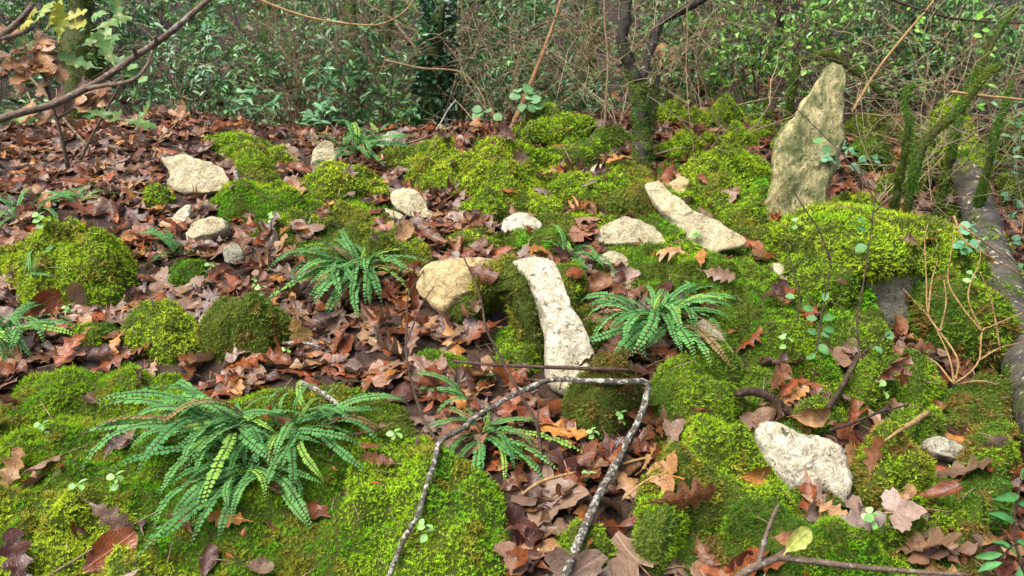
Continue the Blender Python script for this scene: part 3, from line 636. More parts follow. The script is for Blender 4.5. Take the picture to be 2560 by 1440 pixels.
boulder_piece('moss_mat', 'moss_base', ('deep','bright','brown'), (2395, 830), depth_of(pix(2375, 905)[0])+.09, (.125, .12, .14), 13, rough=.16, tilt=-.25)
boulder_piece('moss_mat', 'moss_base', ('deep','bright','olive'), (2035, 715), depth_of(pix(2060, 800)[0])+.08, (.085, .10, .08), 15, rough=.16)
boulder_piece('moss_mat', 'moss_base', ('deep','bright','olive'), (2125, 850), depth_of(pix(2140, 890)[0])+.05, (.075, .08, .045), 17, rough=.2)

# ------------------------------------------------------------------ what loose things lie on
def make_bvh():
    global TRI_SURF
    Vs, Fs, n = [], [], 0; TRI_SURF = np.concatenate([np.full(len(tris_of(F)), i) for i, (V, F) in enumerate(SURF)])
    for V, F in SURF:
        T = tris_of(F); Vs.append(V); Fs.append(T+n); n += len(V)
    return BVHTree.FromPolygons(np.concatenate(Vs).tolist(), np.concatenate(Fs).tolist(), all_triangles=True)
BVH = make_bvh()
def drop(x, y):
    h = BVH.ray_cast(Vector((x, y, 3.0)), Vector((0, 0, -1)))
    if h[0] is None: return np.array([x, y, float(H0(x, y))]), np.array([0, 0, 1.0])
    n = np.array(h[1]); n = n if n[2] > 0 else -n
    return np.array(h[0]), n
def on_rock(x, y):
    for dx, dy in ((0, 0), (0, -.03), (.025, 0), (-.025, 0), (0, .02)):
        h = BVH.ray_cast(Vector((x+dx, y+dy, 3.0)), Vector((0, 0, -1)))
        if h[2] is not None and int(TRI_SURF[h[2]]) in ROCKS: return True
    return False
def hitpx(px, py):
    d = ray(px, py)[0]; h = BVH.ray_cast(Vector(CAM), Vector(d).normalized())
    if h[0] is None: return pix(px, py)[0], np.array([0, 0, 1.0])
    n = np.array(h[1]); n = n if n[2] > 0 else -n
    return np.array(h[0]), n
def basis(z, az):
    z = nrm(z); x = nrm(np.cross([math.sin(az), -math.cos(az), 0.001], z)); y = np.cross(z, x)
    return Matrix((( x[0], y[0], z[0]), (x[1], y[1], z[1]), (x[2], y[2], z[2])))

# ------------------------------------------------------------------ dead leaf shapes
def leaf_oak(L, W, lobes, k1, k2, rip, seed, rows=15):
    r = np.random.default_rng(seed); v = np.linspace(0, 1, rows); V, UV = [], []
    k1 *= .7; k2 *= .65; env = np.sin(np.pi*np.clip(v*0.93+0.03, 0, 1)**1.25)**0.8
    for i, t in enumerate(v):
        row = []
        for sgn in (-1, 1):
            lob = 1.0 if lobes == 0 else 0.66+0.34*math.cos(2*math.pi*(lobes*t+(0.12 if sgn > 0 else 0)))
            row.append(max(env[i]*lob*W/2, 0.0012)*r.uniform(0.88, 1.08))
        for u, wd in ((-1, row[0]), (-0.5, row[0]), (0, 0), (0.5, row[1]), (1, row[1])):
            V.append((u*wd if abs(u) == 1 else u*wd, t*L, 0)); UV.append((u*env[i], t))
    V = np.array(V); w = V[:, 0]/(W/2); t = V[:, 1]/L
    z = k2*W*0.5*w**2+rip*W*vnoise(np.c_[V[:, :2]*(5.0/W), np.zeros(len(V))], seed)*(0.3+np.abs(w))
    x = V[:, 0]*(1-0.25*abs(k2)*np.abs(w)); th = k1*t
    y = L*(np.sin(th)/k1 if abs(k1) > 1e-3 else t); zz = L*((1-np.cos(th))/k1 if abs(k1) > 1e-3 else 0*t)
    P = np.c_[x, y-L*0.45, z*np.cos(th)+zz]
    i = np.arange(rows-1)[:, None]*5+np.arange(4)[None]; F = np.stack([i, i+1, i+6, i+5], -1).reshape(-1, 4)
    s = np.array([[-.0012, -L*.45-L*.16, .004], [.0012, -L*.45-L*.16, .004], [.0012, -L*.45, 0], [-.0012, -L*.45, 0]])
    F = np.vstack([F, [[len(P), len(P)+1, len(P)+2, len(P)+3]]]); P = np.vstack([P, s]); UV += [(0, 0)]*4
    P[:, 2] -= P[:, 2].min()*0.6
    return P, F, np.array(UV)
def leaf_palm(L, k1, k2, rip, seed):
    r = np.random.default_rng(seed); n = 35; th = np.linspace(-2.55, 2.55, n)
    k1 *= .6; k2 *= .6; lob = 0.60+0.40*np.abs(np.cos(th*5/(2*1.32)))**1.3; size = np.interp(np.abs(th), [0, 1.25, 2.4], [1, 0.95, 0.62]); rr = L*0.62*lob*size*r.uniform(0.9, 1.07, n)
    rr *= 1-0.08*(np.arange(n) % 2)
    V = [(0, 0, 0)]; UV = [(0, 0)]
    for f in (0.5, 1.0):
        for a, q in zip(th, rr): V.append((q*f*math.sin(a), q*f*math.cos(a), 0)); UV.append((0.5*math.sin(a*2.4)*f, f*0.7))
    V = np.array(V); w = V[:, 0]/L; t = V[:, 1]/L; rad = np.hypot(w, t)
    z = L*(k2*w*w*2.2+k1*t*t+rip*vnoise(np.c_[V[:, :2]*(6/L), np.zeros(len(V))], seed)*(0.2+rad*1.6))
    P = np.c_[V[:, 0], V[:, 1]-0.12*L, z]; i = np.arange(n-1)
    F3 = np.stack([np.zeros(n-1, int), i+1, i+2], -1); F4 = np.stack([1+i, 1+n+i, 2+n+i, 2+i], -1)
    F = np.vstack([np.c_[F3, F3[:, 2:]][:, [0, 1, 2, 2]]]) if False else (F3, F4)
    s = np.array([[-.0012, -L*.5, .004], [.0012, -L*.5, .004], [.0012, -.1*L, 0], [-.0012, -.1*L, 0]])
    F4 = np.vstack([F4, [[len(P), len(P)+1, len(P)+2, len(P)+3]]]); P = np.vstack([P, s]); UV += [(0, 0)]*4
    P[:, 2] -= P[:, 2].min()*0.6
    return P, [F3, F4], np.array(UV)
SHAPES = []                                     # (word, V, F, UV, size); the first fourteen are also placed by hand
for k, (k1, k2, rip) in enumerate([(.6, .5, .14), (-.7, -.5, .12), (1.3, .7, .18), (.2, -.9, .18), (-1.2, .6, .16)]): SHAPES.append(('lobed oak', *leaf_oak(.105, .062, 4.4, k1, k2, rip, 20+k)))
for k, (k1, k2, rip) in enumerate([(.3, .3, .10), (-.5, -.4, .12), (.7, .8, .14)]): SHAPES.append(('palmate', *leaf_palm(.105, k1*.5, k2*.6, rip, 40+k)))
for k, (k1, k2, rip) in enumerate([(.5, .5, .08), (-.6, -.5, .10), (.9, 1.1, .10), (-.4, 1.3, .12)]): SHAPES.append(('oval', *leaf_oak(.082, .056, 0, k1, k2, rip, 60+k)))
for k, (k1, k2, rip) in enumerate([(.6, 1.9, .10), (1.6, 1.4, .2)]): SHAPES.append(('crumpled', *leaf_oak(.095, .07, 3.2, k1, k2, rip, 80+k)))
for k in range(6): SHAPES.append(('lobed oak', *leaf_oak(random.uniform(.085, .12), random.uniform(.05, .075), random.uniform(3.1, 5.2), random.uniform(-1.2, 1.2), random.uniform(-1, 1.2), random.uniform(.12, .24), 120+k)))
for k in range(5): SHAPES.append(('oval', *leaf_oak(random.uniform(.06, .095), random.uniform(.035, .065), 0, random.uniform(-1.2, 1.2), random.uniform(-1, 1.6), random.uniform(.08, .2), 140+k)))
for k in range(5): SHAPES.append(('crumpled', *leaf_oak(random.uniform(.07, .1), random.uniform(.06, .09), random.uniform(1.5, 3.5), random.uniform(-1.8, 1.8), random.uniform(-2, 2.4), random.uniform(.2, .34), 160+k)))
MESH = []
for w, V, F, UV in SHAPES: MESH.append(mesh_np('fallen_leaf', V, F, M['leaf_obj'], UV=UV))
LC = [('russet', (.22, .058, .012)), ('dark red-brown', (.062, .019, .009)), ('tan', (.31, .175, .072)), ('grey-brown', (.165, .10, .056)), ('mauve-grey', (.19, .135, .11)),
      ('chestnut', (.15, .044, .011)), ('ochre', (.38, .165, .03)), ('pinkish brown', (.27, .13, .07)), ('brown', (.165, .068, .021)), ('yellow', (.62, .38, .03))]
LCW = np.array([.18, .18, .07, .09, .09, .19, .05, .04, .15, .0]); LCW = LCW/LCW.sum()
def near_land(p, px):
    best = min(LAND, key=lambda l: (l[1][0]-p[0])**2+1.3*(l[1][1]-p[1])**2); dx, dy = p[0]-best[1][0], p[1]-best[1][1]
    rel = ('in front of' if dy < 0 else 'behind') if abs(dy) > abs(dx) else ('left of' if dx < 0 else 'right of')
    return rel, best[0]
USED = {}
def place_leaf(p, n, k, ci, scale, az, tilt, up=0.004):
    a = random.uniform(0, 6.28); z = nrm(n+tilt*np.array([math.cos(a), math.sin(a), 0]))
    B3 = basis(z, az); o = link('fallen_leaf', MESH[k])
    o.matrix_world = Matrix.Translation(Vector(p)+Vector(z)*up) @ (B3 @ Matrix.Scale(scale, 3)).to_4x4()
    c = np.array(LC[ci][1])*random.uniform(.8, 1.2); o.color = (*c, 1)
    rel, lm = near_land(p, None); pose = 'curled' if abs(tilt) > .45 or k in (2, 3, 10, 11) else 'flat' if k < 14 else ''
    if SHAPES[k][0] == 'crumpled': pose = ''
    big = 'small' if scale < .72 else 'large' if scale > 1.0 else ''
    lab = ' '.join(f'{big} {pose} {LC[ci][0]} {SHAPES[k][0]} leaf {rel} the {lm}'.split()[:16])
    tag(o, lab, 'leaf', 'fallen leaves in the litter'); return o
inside_cache = None
from mathutils.geometry import intersect_point_tri_2d
def inside(xy, kinds=('moss', 'rock'), grow=0.0):
    xy = np.asarray(xy); res = np.zeros(len(xy), bool)
    for O, kd in MASKS:
        if kd not in kinds: continue
        lo, hi = O.min(0)-.1, O.max(0)+.1; c = np.where(((xy > lo) & (xy < hi)).all(1) & ~res)[0]
        if not len(c): continue
        q = xy[c]; dO = O-O.mean(0); O = O.mean(0)+dO*(1+grow/np.linalg.norm(dO, axis=1).mean()); a = O; b = np.roll(O, -1, 0); ins = np.zeros(len(c), bool)
        for (x1, y1), (x2, y2) in zip(a, b):
            cr = ((y1 > q[:, 1]) != (y2 > q[:, 1])) & (q[:, 0] < (x2-x1)*(q[:, 1]-y1)/((y2-y1) or 1e-9)+x1); ins ^= cr
        res[c] |= ins
    return res

# the mass of the litter
def litter(n, xr, yr, seed, mossfrac, scale=(.52, .95), stack=.014):
    r = np.random.default_rng(seed); xy = np.c_[r.uniform(*xr, n), r.uniform(*yr, n)]
    px, py = to_px(np.c_[xy, H0(xy[:, 0], xy[:, 1])]); m = (px > -250) & (px < 2810) & (py < 1700) & (np.linalg.norm(xy, axis=1) > .7)
    xy = xy[m]; ins = inside(xy, grow=.012); cp = inside(xy, ('carpet',)) & ~ins & (r.random(len(xy)) < .35); xy = xy[~cp]; ins = ins[~cp]; rk = inside(xy, ('rock',)); keep = np.where(ins, r.random(len(xy)) < mossfrac, True) & ~(rk & (r.random(len(xy)) < .8)); xy = xy[keep]
    out = []
    for x, y in xy:
        if y < 3.2 and on_rock(x, y) and r.random() < .96: continue
        p, nn = drop(x, y); out.append((p, nn, r.integers(len(SHAPES)), r.choice(len(LC), p=LCW), r.uniform(*scale), r.uniform(0, 6.28), r.normal(0, .24), r.uniform(.002, stack)))
    return out
mass = litter(8200, (-1.9, 2.0), (.75, 3.5), 1, .03)
mass += litter(5200, (-1.7, 1.9), (.75, 3.2), 8, .10, (.16, .42), .02)
mass += litter(1500, (-4.5, 4.5), (3.2, 8.5), 2, .1, (.8, 1.3))
LITE = []; CRUMB = []
for k in range(9): LITE.append(('', *leaf_oak(random.uniform(.085, .118), random.uniform(.05, .075), random.uniform(3.0, 4.4), random.uniform(-1.2, 1.2), random.uniform(-1, 1.3), random.uniform(.12, .22), 320+k, rows=11)))
for k in range(6): LITE.append(('', *leaf_oak(random.uniform(.06, .095), random.uniform(.04, .065), 0, random.uniform(-1.2, 1.2), random.uniform(-1, 1.6), random.uniform(.08, .2), 340+k, rows=8)))
for k in range(5): LITE.append(('', *leaf_oak(random.uniform(.07, .1), random.uniform(.06, .09), random.uniform(1.5, 3.2), random.uniform(-1.8, 1.8), random.uniform(-2, 2.4), random.uniform(.2, .34), 360+k, rows=9)))
LITE += [('', *leaf_palm(.105, k1*.5, k2*.6, .12, 380+int(k1*10))) for k1, k2 in ((.3, .3), (-.5, -.4), (.7, .8))]
for k in range(8): CRUMB.append(('', *leaf_oak(random.uniform(.07, .1), random.uniform(.05, .09), random.uniform(0, 2), random.uniform(-1.5, 1.5), random.uniform(-1.5, 2), .2, 400+k, rows=4)))
mb_V, mb_F4, mb_F3, mb_C, mb_U, nn_ = [], [], [], [], [], 0
for p, n, k, ci, sc, az, ti, up in mass:
    w, V, F, UV = (CRUMB if sc < .46 else LITE)[k % (len(CRUMB) if sc < .46 else len(LITE))]; a = random.uniform(0, 6.28); z = nrm(n+ti*np.array([math.cos(a), math.sin(a), 0])); Bm = np.array(basis(z, az))
    mb_V.append((V*sc)@Bm.T+p+z*up); mb_U.append(UV); mb_C.append(np.broadcast_to(np.array(LC[ci][1])*random.uniform(.65, 1.25), (len(V), 3)))
    for f in (F if isinstance(F, list) else [F]): (mb_F4 if f.shape[1] == 4 else mb_F3).append(f+nn_)
    nn_ += len(V)
lo = link('leaf_litter', mesh_np('leaf_litter', np.concatenate(mb_V), [np.concatenate(mb_F4), np.concatenate(mb_F3)], M['leaf_attr'], np.concatenate(mb_C), np.concatenate(mb_U)))
tag(lo, 'deep litter of wet brown dead leaves over the whole slope', 'leaf litter', kind='stuff')
# leaves that can be told apart: some placed as seen, the rest lying on top of the litter nearest the viewer
HERO = [  # px, py, shape, colour, size, heading(deg), tilt
    (270,1385,8,0,1.25,60,.5), (680,1062,8,0,1.2,-40,.2), (590,1290,0,6,.8,170,.1), (690,1245,8,2,.75,30,.3), (530,1410,9,1,.8,90,.2), (640,1425,8,3,.6,0,.1),
    (120,1180,9,3,1.1,50,.4), (35,1190,0,2,1.0,90,.1), (965,955,5,7,1.1,20,.2), (1070,965,8,0,1.1,80,.5), (1390,1090,0,6,1.2,-20,.2), (1480,1165,8,3,1.15,-30,.2),
    (1380,1260,5,3,1.55,0,.2), (1310,1330,9,1,1.0,30,.4), (1350,1390,1,2,1.2,10,.3), (1440,1420,5,4,1.2,60,.1), (1580,1410,5,3,1.2,120,.2), (925,1100,0,3,1.0,0,.2),
    (955,1160,0,8,.7,170,.2), (1230,1080,0,4,.9,60,.2), (1460,565,6,7,1.15,10,.4), (805,550,8,8,.95,100,.3), (1330,640,3,6,.8,90,.5), (1150,640,12,8,1.1,70,.3), (1250,600,0,0,.9,20,.6),
    (740,830,5,9,.75,-20,.4), (870,880,8,0,1.0,90,.2), (840,920,0,4,.8,10,.2), (1095,850,0,3,1.15,-20,.1), (1130,870,1,6,1.2,-70,.1), (1055,820,9,1,1.0,90,.4), (1010,690,3,0,1.1,90,.4),
    (1240,790,8,8,.8,60,.3), (1010,990,9,1,1.1,40,.3), (500,925,11,2,1.3,90,.6), (620,920,6,5,.9,30,.3), (700,640,0,2,1.2,60,.4), (640,690,9,5,1.3,70,.4), (480,740,5,3,1.2,180,.2), (580,740,8,0,1.2,90,.3),
    (410,715,5,8,1.0,0,.2), (95,765,8,0,1.4,90,.3), (200,750,7,2,1.1,30,.4), (250,770,0,4,.9,40,.3), (170,830,8,2,1.4,30,.3), (280,860,0,8,1.3,0,.2), (270,930,3,0,1.2,40,.3), (100,870,11,8,1.2,90,.4),
    (300,375,8,6,1.0,0,.6), (90,390,0,2,1.2,200,.1), (160,345,0,2,1.0,10,.3), (330,430,3,8,1.2,40,.5), (250,440,12,2,1.2,20,.3), (500,540,13,8,1.1,40,.4), (520,610,8,3,1.1,90,.3), (420,570,8,2,1.0,0,.2),
    (1480,470,1,4,.9,40,.2), (1700,1085,5,4,.75,10,.2), (1890,640,5,0,1.0,-20,.5), (1900,660,9,1,.9,60,.3), (1640,830,11,0,.9,10,.8), (1800,690,0,3,1.0,-40,.2), (2020,1030,11,2,1.1,20,.5), (1985,1000,0,6,.7,30,.3),
    (2290,1390,0,3,1.7,-35,.2), (2250,1290,5,4,.9,0,.2), (2130,1310,0,4,1.0,0,.3), (2400,1200,0,3,1.4,-30,.2), (1840,1420,8,1,1.1,5,.8), (2110,900,0,3,1.1,70,.2), (2210,920,12,5,1.1,80,.3), (1875,870,3,0,1.0,30,.5),
    (1930,960,0,8,1.1,60,.3), (1600,1020,11,8,1.1,0,.4), (1640,1160,0,2,.7,0,.3), (1570,1230,1,2,1.1,-60,.3), (1700,1230,1,8,1.3,20,.4), (1880,1180,11,6,.9,20,.6), (1920,1150,9,0,.6,0,.3),
    (1040,570,12,8,1.0,90,.2), (1150,500,9,1,1.0,40,.4), (1120,540,0,1,.9,60,.3), (1000,590,8,2,1.1,90,.1), (1430,690,9,0,.8,40,.3), (1540,740,1,8,1.1,70,.3), (1560,700,5,4,1.0,20,.3)]
n_h = 0
for px, py, k, ci, sc, hd, ti in HERO:
    h_ = BVH.ray_cast(Vector(CAM), Vector(ray(px, py)[0]).normalized())
    if h_[2] is not None and int(TRI_SURF[h_[2]]) in ROCKS: continue
    p, n = hitpx(px, py); place_leaf(p, n, k, ci, sc*.86, math.radians(hd)+math.pi/2, ti*.8, .012); n_h += 1
cand = litter(1500, (-1.5, 1.6), (.8, 3.1), 5, .05, (.6, 1.0), .02)
ppx, ppy = to_px(np.array([c[0] for c in cand]))
vis = [c for c, x, y in zip(cand, ppx, ppy) if -20 < x < 2580 and 280 < y < 1450 and (BVH.ray_cast(Vector(CAM), Vector(c[0]+np.array([0, 0, .01])-CAM).normalized())[3] or 9) > np.linalg.norm(c[0]-CAM)-.05]
vis.sort(key=lambda c: depth_of(c[0])/c[4])
for p, n, k, ci, sc, az, ti, up in vis[:300-n_h]: place_leaf(p, n, k, ci, sc, az, ti, up+.006)

# ------------------------------------------------------------------ ferns: arching fronds of round paired leaflets
def frond_mesh(L, w, e0, bend, seed, pairs=30, curl=0.0):
    r = np.random.default_rng(seed); t = np.linspace(0, 1, 24); th = e0-bend*t**1.2; ds = L/23
    yy = np.concatenate([[0], np.cumsum(np.cos(th[:-1])*ds)]); zz = np.concatenate([[0], np.cumsum(np.sin(th[:-1])*ds)]); xx = curl*L*t**2+0.01*L*np.sin(t*9+seed)
    P = np.c_[xx, yy, zz]; T = nrm(np.gradient(P, axis=0)); Vs, Fs = [], []; n = 0
    hexa = np.array([(0, 0), (.28, .46), (.66, .52), (.96, .30), (1.03, -.06), (.88, -.38), (.5, -.5), (.18, -.36)])
    for i in range(pairs):
        u = 0.10+0.88*i/(pairs-1); k = u*23; a = int(min(k, 22)); f = k-a; c = P[a]*(1-f)+P[a+1]*f; tv = T[a]; sx = nrm(np.cross(tv, [0, 0, 1.0])); up = np.cross(sx, tv)
        s = w*min(1, (0.45+2.2*u))*min(1, (1-u)*3.2+0.22)
        for sg in (-1, 1):
            dr = r.uniform(-.15, .35); ax = nrm(sx*sg*math.cos(dr)-up*math.sin(dr)+tv*r.uniform(.05, .3)); ay = nrm(tv-ax*(tv@ax)); az = np.cross(ax, ay)*sg
            off = c+tv*(0.3*L/pairs*(sg*.5)); sz = s*r.uniform(.85, 1.1); wd = min(L/pairs*.90, sz*.85)
            V = off+ax*(hexa[:, :1]*sz)+ay*(hexa[:, 1:]*wd)+up*(0.12*sz*np.sin(hexa[:, :1]*3))
            Vs.append(V); Fs += [(n, n+1, n+2, n+7), (n+7, n+2, n+3, n+6), (n+6, n+3, n+4, n+5)]; n += 8
    return np.concatenate(Vs), np.array(Fs), P
FR = []; FRS = 1.1
for k in range(10):
    e0 = [1.05, .8, .6, .9, .4, .75, 1.2, .55, .7, .35][k]; bd = [1.9, 1.5, 1.3, 2.1, .8, 1.4, 2.5, 1.5, 1.9, .75][k]
    V, F, P = frond_mesh(.17, .0078, e0, bd, 200+k, 23+k % 4*2, [.1, -.15, .2, -.05, .12, -.2, .05, .25, -.1, 0][k])
    tv, tf = tube(P, np.linspace(.0011, .0005, len(P)), 4); FR.append((mesh_np('frond', V, F, M['fern'], smooth=True), mesh_np('stalk', tv, tf, M['twig_dark'])))
def fern(label, px, py, azs, size, cols=None, land=None, spread=.012, dy=0.0, name='fern'):
    p, n = hitpx(px, py); p = p+np.array([0, 0, .014+dy]); o = empty(name, p, label, 'fern', 'small ferns growing between the moss and stones')
    for (a, l, *kk) in azs:
        k = kk[0] if kk else random.randrange(len(FR)); fm, sm = FR[k]; f = link('frond', fm, o)
        ang = math.radians(a)-math.pi/2+random.uniform(-.08, .08); s = l/17.0*size*FRS*random.uniform(.82, 1.14)
        f.location = Vector((random.uniform(-1, 1)*spread, random.uniform(-1, 1)*spread, 0))+Vector((math.cos(math.radians(a)), math.sin(math.radians(a)), 0))*spread*.5
        f.rotation_euler = (random.uniform(-.2, .2), random.uniform(-.55, .55), ang); f.scale = (s*random.uniform(.9, 1.1), s, s)
        g = random.random(); c = np.array((.07, .235, .06))*(1-g)+np.array((.135, .34, .085))*g
        if random.random() < .08: c = np.array((.22, .41, .06))
        elif random.random() < .05: c = np.array((.24, .17, .06))
        f.color = (*c, 1); q = link('stalk', sm, f)
    if land: LAND.append((land, p))
    return o
def fan(a0, a1, n, l0, l1): return [(random.uniform(a0, a1), random.uniform(l0, l1)) for _ in range(n)]
fern('large sprawling fern in the lower left foreground', 600, 1075, fan(140, 220, 20, 12, 23)+fan(215, 300, 14, 10, 19)+fan(300, 385, 8, 9, 15)+fan(30, 140, 5, 7, 12)+[(268, 20, 4), (255, 17, 9), (282, 24, 2)], 1.0, land='large foreground fern', spread=.045)
fern('second crown of round-leafleted fronds on the right of the large foreground fern', 735, 1085, fan(-60, 40, 14, 10, 19)+fan(200, 330, 14, 10, 17)+fan(60, 130, 5, 7, 12), 1.0, spread=.04)
fern('low crown of hanging fronds below the large foreground fern', 640, 1190, fan(180, 250, 9, 13, 19)+fan(250, 300, 9, 13, 18)+fan(300, 350, 6, 11, 16), 1.0, spread=.03)
fern('dense arching fern left of the ochre block', 905, 705, fan(185, 270, 22, 14, 20)+fan(270, 350, 17, 12, 17)+fan(120, 190, 9, 10, 15)+fan(20, 110, 8, 9, 13), 1.15, dy=.02, land='dense central fern', spread=.025)
fern('drooping fern right of the end of the white slab', 1640, 830, fan(215, 320, 30, 13, 19)+fan(-30, 40, 12, 11, 16)+fan(140, 215, 9, 11, 15)+fan(40, 140, 8, 9, 12), 1.15, dy=.02, land='drooping right fern', spread=.025)
fern('open fern under the bend of the lichened stick', 1205, 1105, fan(200, 290, 11, 11, 17)+fan(300, 350, 10, 11, 17)+fan(100, 180, 4, 8, 12)+fan(20, 90, 4, 8, 12), 1.0, land='open fern under the stick')
fern('few small fronds rising above the stick between dead leaves', 1180, 1010, fan(150, 230, 4, 8, 12)+fan(40, 110, 3, 8, 10), 1.0)
fern('fern spilling in from the left edge low down', 20, 850, fan(-60, 30, 14, 13, 19)+fan(240, 320, 12, 12, 17)+fan(60, 110, 3, 10, 14), 1.0, land='left-edge fern', spread=.03)
fern('slender pale fronds above the big left moss cushion', 455, 650, fan(110, 165, 7, 13, 19)+fan(200, 250, 3, 10, 13)+fan(40, 100, 3, 8, 10), 1.0, land='slender left fern')
fern('feathery fern clump beside the on-end stone at the crest', 890, 395, fan(-30, 210, 20, 10, 16)+fan(210, 330, 16, 9, 13), 1.45, land='crest fern', spread=.05, dy=.02)
fern('fern trailing down beside the white slab head', 1425, 650, fan(95, 160, 9, 9, 14)+fan(260, 330, 10, 9, 15), 1.0, land='trailing fern')
fern('dark fern at the left edge above the big moss cushion', 60, 545, fan(60, 160, 8, 12, 17)+fan(-30, 60, 5, 12, 17)+fan(220, 300, 4, 9, 12), 1.0, land='dark left fern', spread=.03)
fern('thin fern tuft on the leaves at the far left', 200, 520, fan(-10, 80, 5, 11, 15)+fan(90, 170, 3, 9, 12), 1.0)
fern('wiry fern at the far left edge below the cushion', 75, 700, fan(60, 120, 5, 10, 14)+fan(-20, 40, 3, 9, 12), .9)
fern('small fern left of the vivid star moss', 1740, 760, fan(100, 260, 5, 7, 11), .9)
fern('small fern on the crest behind the central moss hump', 945, 345, fan(30, 150, 6, 9, 12), 1.0)

# ------------------------------------------------------------------ sticks and branches lying about
def stick(name, label, pts, radii, mat, lift=0.02, nseg=40, sides=7, lump=.25, cat='stick', twigs=(), depths=None, land=None, wob=.0):
    if depths is None: P = np.array([pix(x, y, l if np.ndim(l) == 0 else l)[0] for (x, y), l in zip(pts, lift if np.ndim(lift) else [lift]*len(pts))])
    else: P = np.array([at(x, y, d) for (x, y), d in zip(pts, depths)])
    if depths is None:
        for i, (x, y) in enumerate(pts):
            h = hitpx(x, y)[0]; P[i] = at(x, y, min(depth_of(P[i]), depth_of(h)-.02))
        dd = np.array([depth_of(p) for p in P])
        for _ in range(4): dd[1:-1] = np.minimum(dd[1:-1], (dd[:-2]+dd[2:])/2)
        P = np.array([at(x, y, d) for (x, y), d in zip(pts, dd)])
    C = crom(P, nseg); C = C+wob*np.stack([vnoise(C*30, 1), vnoise(C*30, 2), vnoise(C*30, 3)], 1)
    R = np.interp(np.linspace(0, 1, nseg), np.linspace(0, 1, len(radii)), radii)
    V, F = tube(C, R, sides, lump, int(pts[0][0])); c = P[0]
    me = mesh_np(name, V-c, F, M[mat]); o = link(name, me); o.location = Vector(c); tag(o, label, cat)
    for tw in twigs:
        if depths is None: Q = np.array([pix(x, y, tw[2] if len(tw) > 2 else .03)[0] for x, y in tw[0]])
        else: Q = np.array([at(x, y, d) for (x, y), d in zip(tw[0], tw[2])])
        q, f = tube(crom(Q, 24), np.linspace(tw[1], tw[1]*.5, 24), 5, lump, 3); link('side_twig', mesh_np('side_twig', q-c, f, M['twig_dark' if mat == 'lichen' else mat]), o)
    if land: LAND.append((land, P[len(P)//2]))
    return o
stick('fallen_branch', 'grey lichen-spotted broken branch bent into a V in front of the white slab', [(968,1460),(985,1405),(1012,1345),(1045,1285),(1075,1190),(1100,1112),(1150,1075),(1215,1025),(1290,985),(1345,960),(1400,950),(1480,952),(1560,955),(1604,952),(1622,966),(1606,1030),(1570,1100),(1540,1165),(1505,1225),(1480,1275),(1450,1345),(1425,1410),(1400,1480)],
      [.0036,.0041,.0044,.005,.0054,.0052,.0054,.0058,.0064,.0071,.0073,.0075,.0073], 'lichen', [.02,.025,.03,.035,.04,.045,.045,.05,.05,.05,.06,.06,.05,.05,.05,.045,.04,.04,.035,.035,.03,.025,.02], 90, 8, .35, land='V-bent branch', wob=.0025,
      twigs=[([(1098,1110),(1065,1060),(1045,1010),(1025,940),(1015,870),(1018,800),(1020,740),(1050,690),(1076,648)], .003, .09), ([(1016,860),(1050,770),(1085,716)], .002, .12), ([(1545,1185),(1580,1250),(1600,1310)], .004, .01)])
stick('thin_twig', 'thin dark twig lying across the foot of the white slab', [(1130,903),(1230,912),(1340,917),(1450,921),(1560,925),(1600,935)], [.003,.004,.004,.003], 'twig_dark', [.05,.07,.10,.10,.09,.06], 30)
stick('curved_twig', 'thin dark upright shoot curving up in front of the ochre block', [(1445,1345),(1395,1320),(1365,1260),(1352,1180),(1350,1110),(1338,1050),(1300,985),(1250,890),(1215,820),(1205,760),(1185,700),(1160,645)], [.0036,.0036,.003,.0026,.0016], 'twig_dark', depths=[1.36,1.37,1.39,1.42,1.44,1.46,1.49,1.53,1.56,1.58,1.6,1.62], nseg=50, lump=.12, cat='twig',
      twigs=[([(1350,1110),(1345,1060),(1347,1010)], .003, [1.44,1.45,1.46])])
stick('short_twig', 'short pale twig in the leaves behind the large fern', [(750,955),(790,975),(830,1000),(872,1042)], [.005,.006,.004], 'lichen', .02, 20)
stick('long_grass_stem', 'long thin pale stem lying across the lower left moss carpet', [(120,1440),(200,1392),(290,1335),(400,1276)], [.0018,.002,.0014], 'twig', .045, 20)
stick('short_twig', 'small lichened twig beside the olive moss hump', [(706,858),(740,858),(775,860),(800,868)], [.004,.004,.002], 'lichen', .02, 14)
stick('short_twig', 'stubby pale twig resting against the cream flat-topped rock', [(588,430),(592,450),(578,470)], [.008,.008,.005], 'lichen', .04, 14)
stick('dark_stick', 'curved dark stick above the rough pale slab', [(1842,984),(1880,978),(1920,990),(1955,1015),(1972,1040)], [.008,.0095,.009,.007], 'twig_dark', .025, 24, land='curved dark stick')
stick('broken_stub', 'broken golden-brown stub poking out of the moss right of the rough pale slab', [(2205,1108),(2240,1082),(2280,1058),(2318,1032)], [.002,.005,.006,.006], 'twig_gold', .04, 20, lump=.6)
stick('dark_stick', 'dark stem base leaning behind the curved stick', [(2070,1018),(2100,975),(2130,915),(2150,880)], [.006,.005,.0045], 'twig_dark', .02, 16)
stick('short_twig', 'thin golden twig across the large palmate leaf', [(1305,1235),(1350,1205),(1400,1190),(1440,1180)], [.0025,.003,.002], 'twig_gold', .05, 14)
stick('short_twig', 'straight yellow twig right of the V-bent branch', [(1555,1160),(1600,1148),(1640,1140)], [.002,.0025,.002], 'twig_gold', .03, 12)
stick('short_twig', 'thin straw in the leaves below the large lower-right cushion', [(1555,1250),(1610,1205),(1670,1178)], [.0015,.002,.001], 'twig_gold', .03, 12)
stick('short_twig', 'short brown twig beside the big left moss cushion', [(320,780),(350,765),(392,740)], [.004,.0035,.002], 'twig', .04, 12)
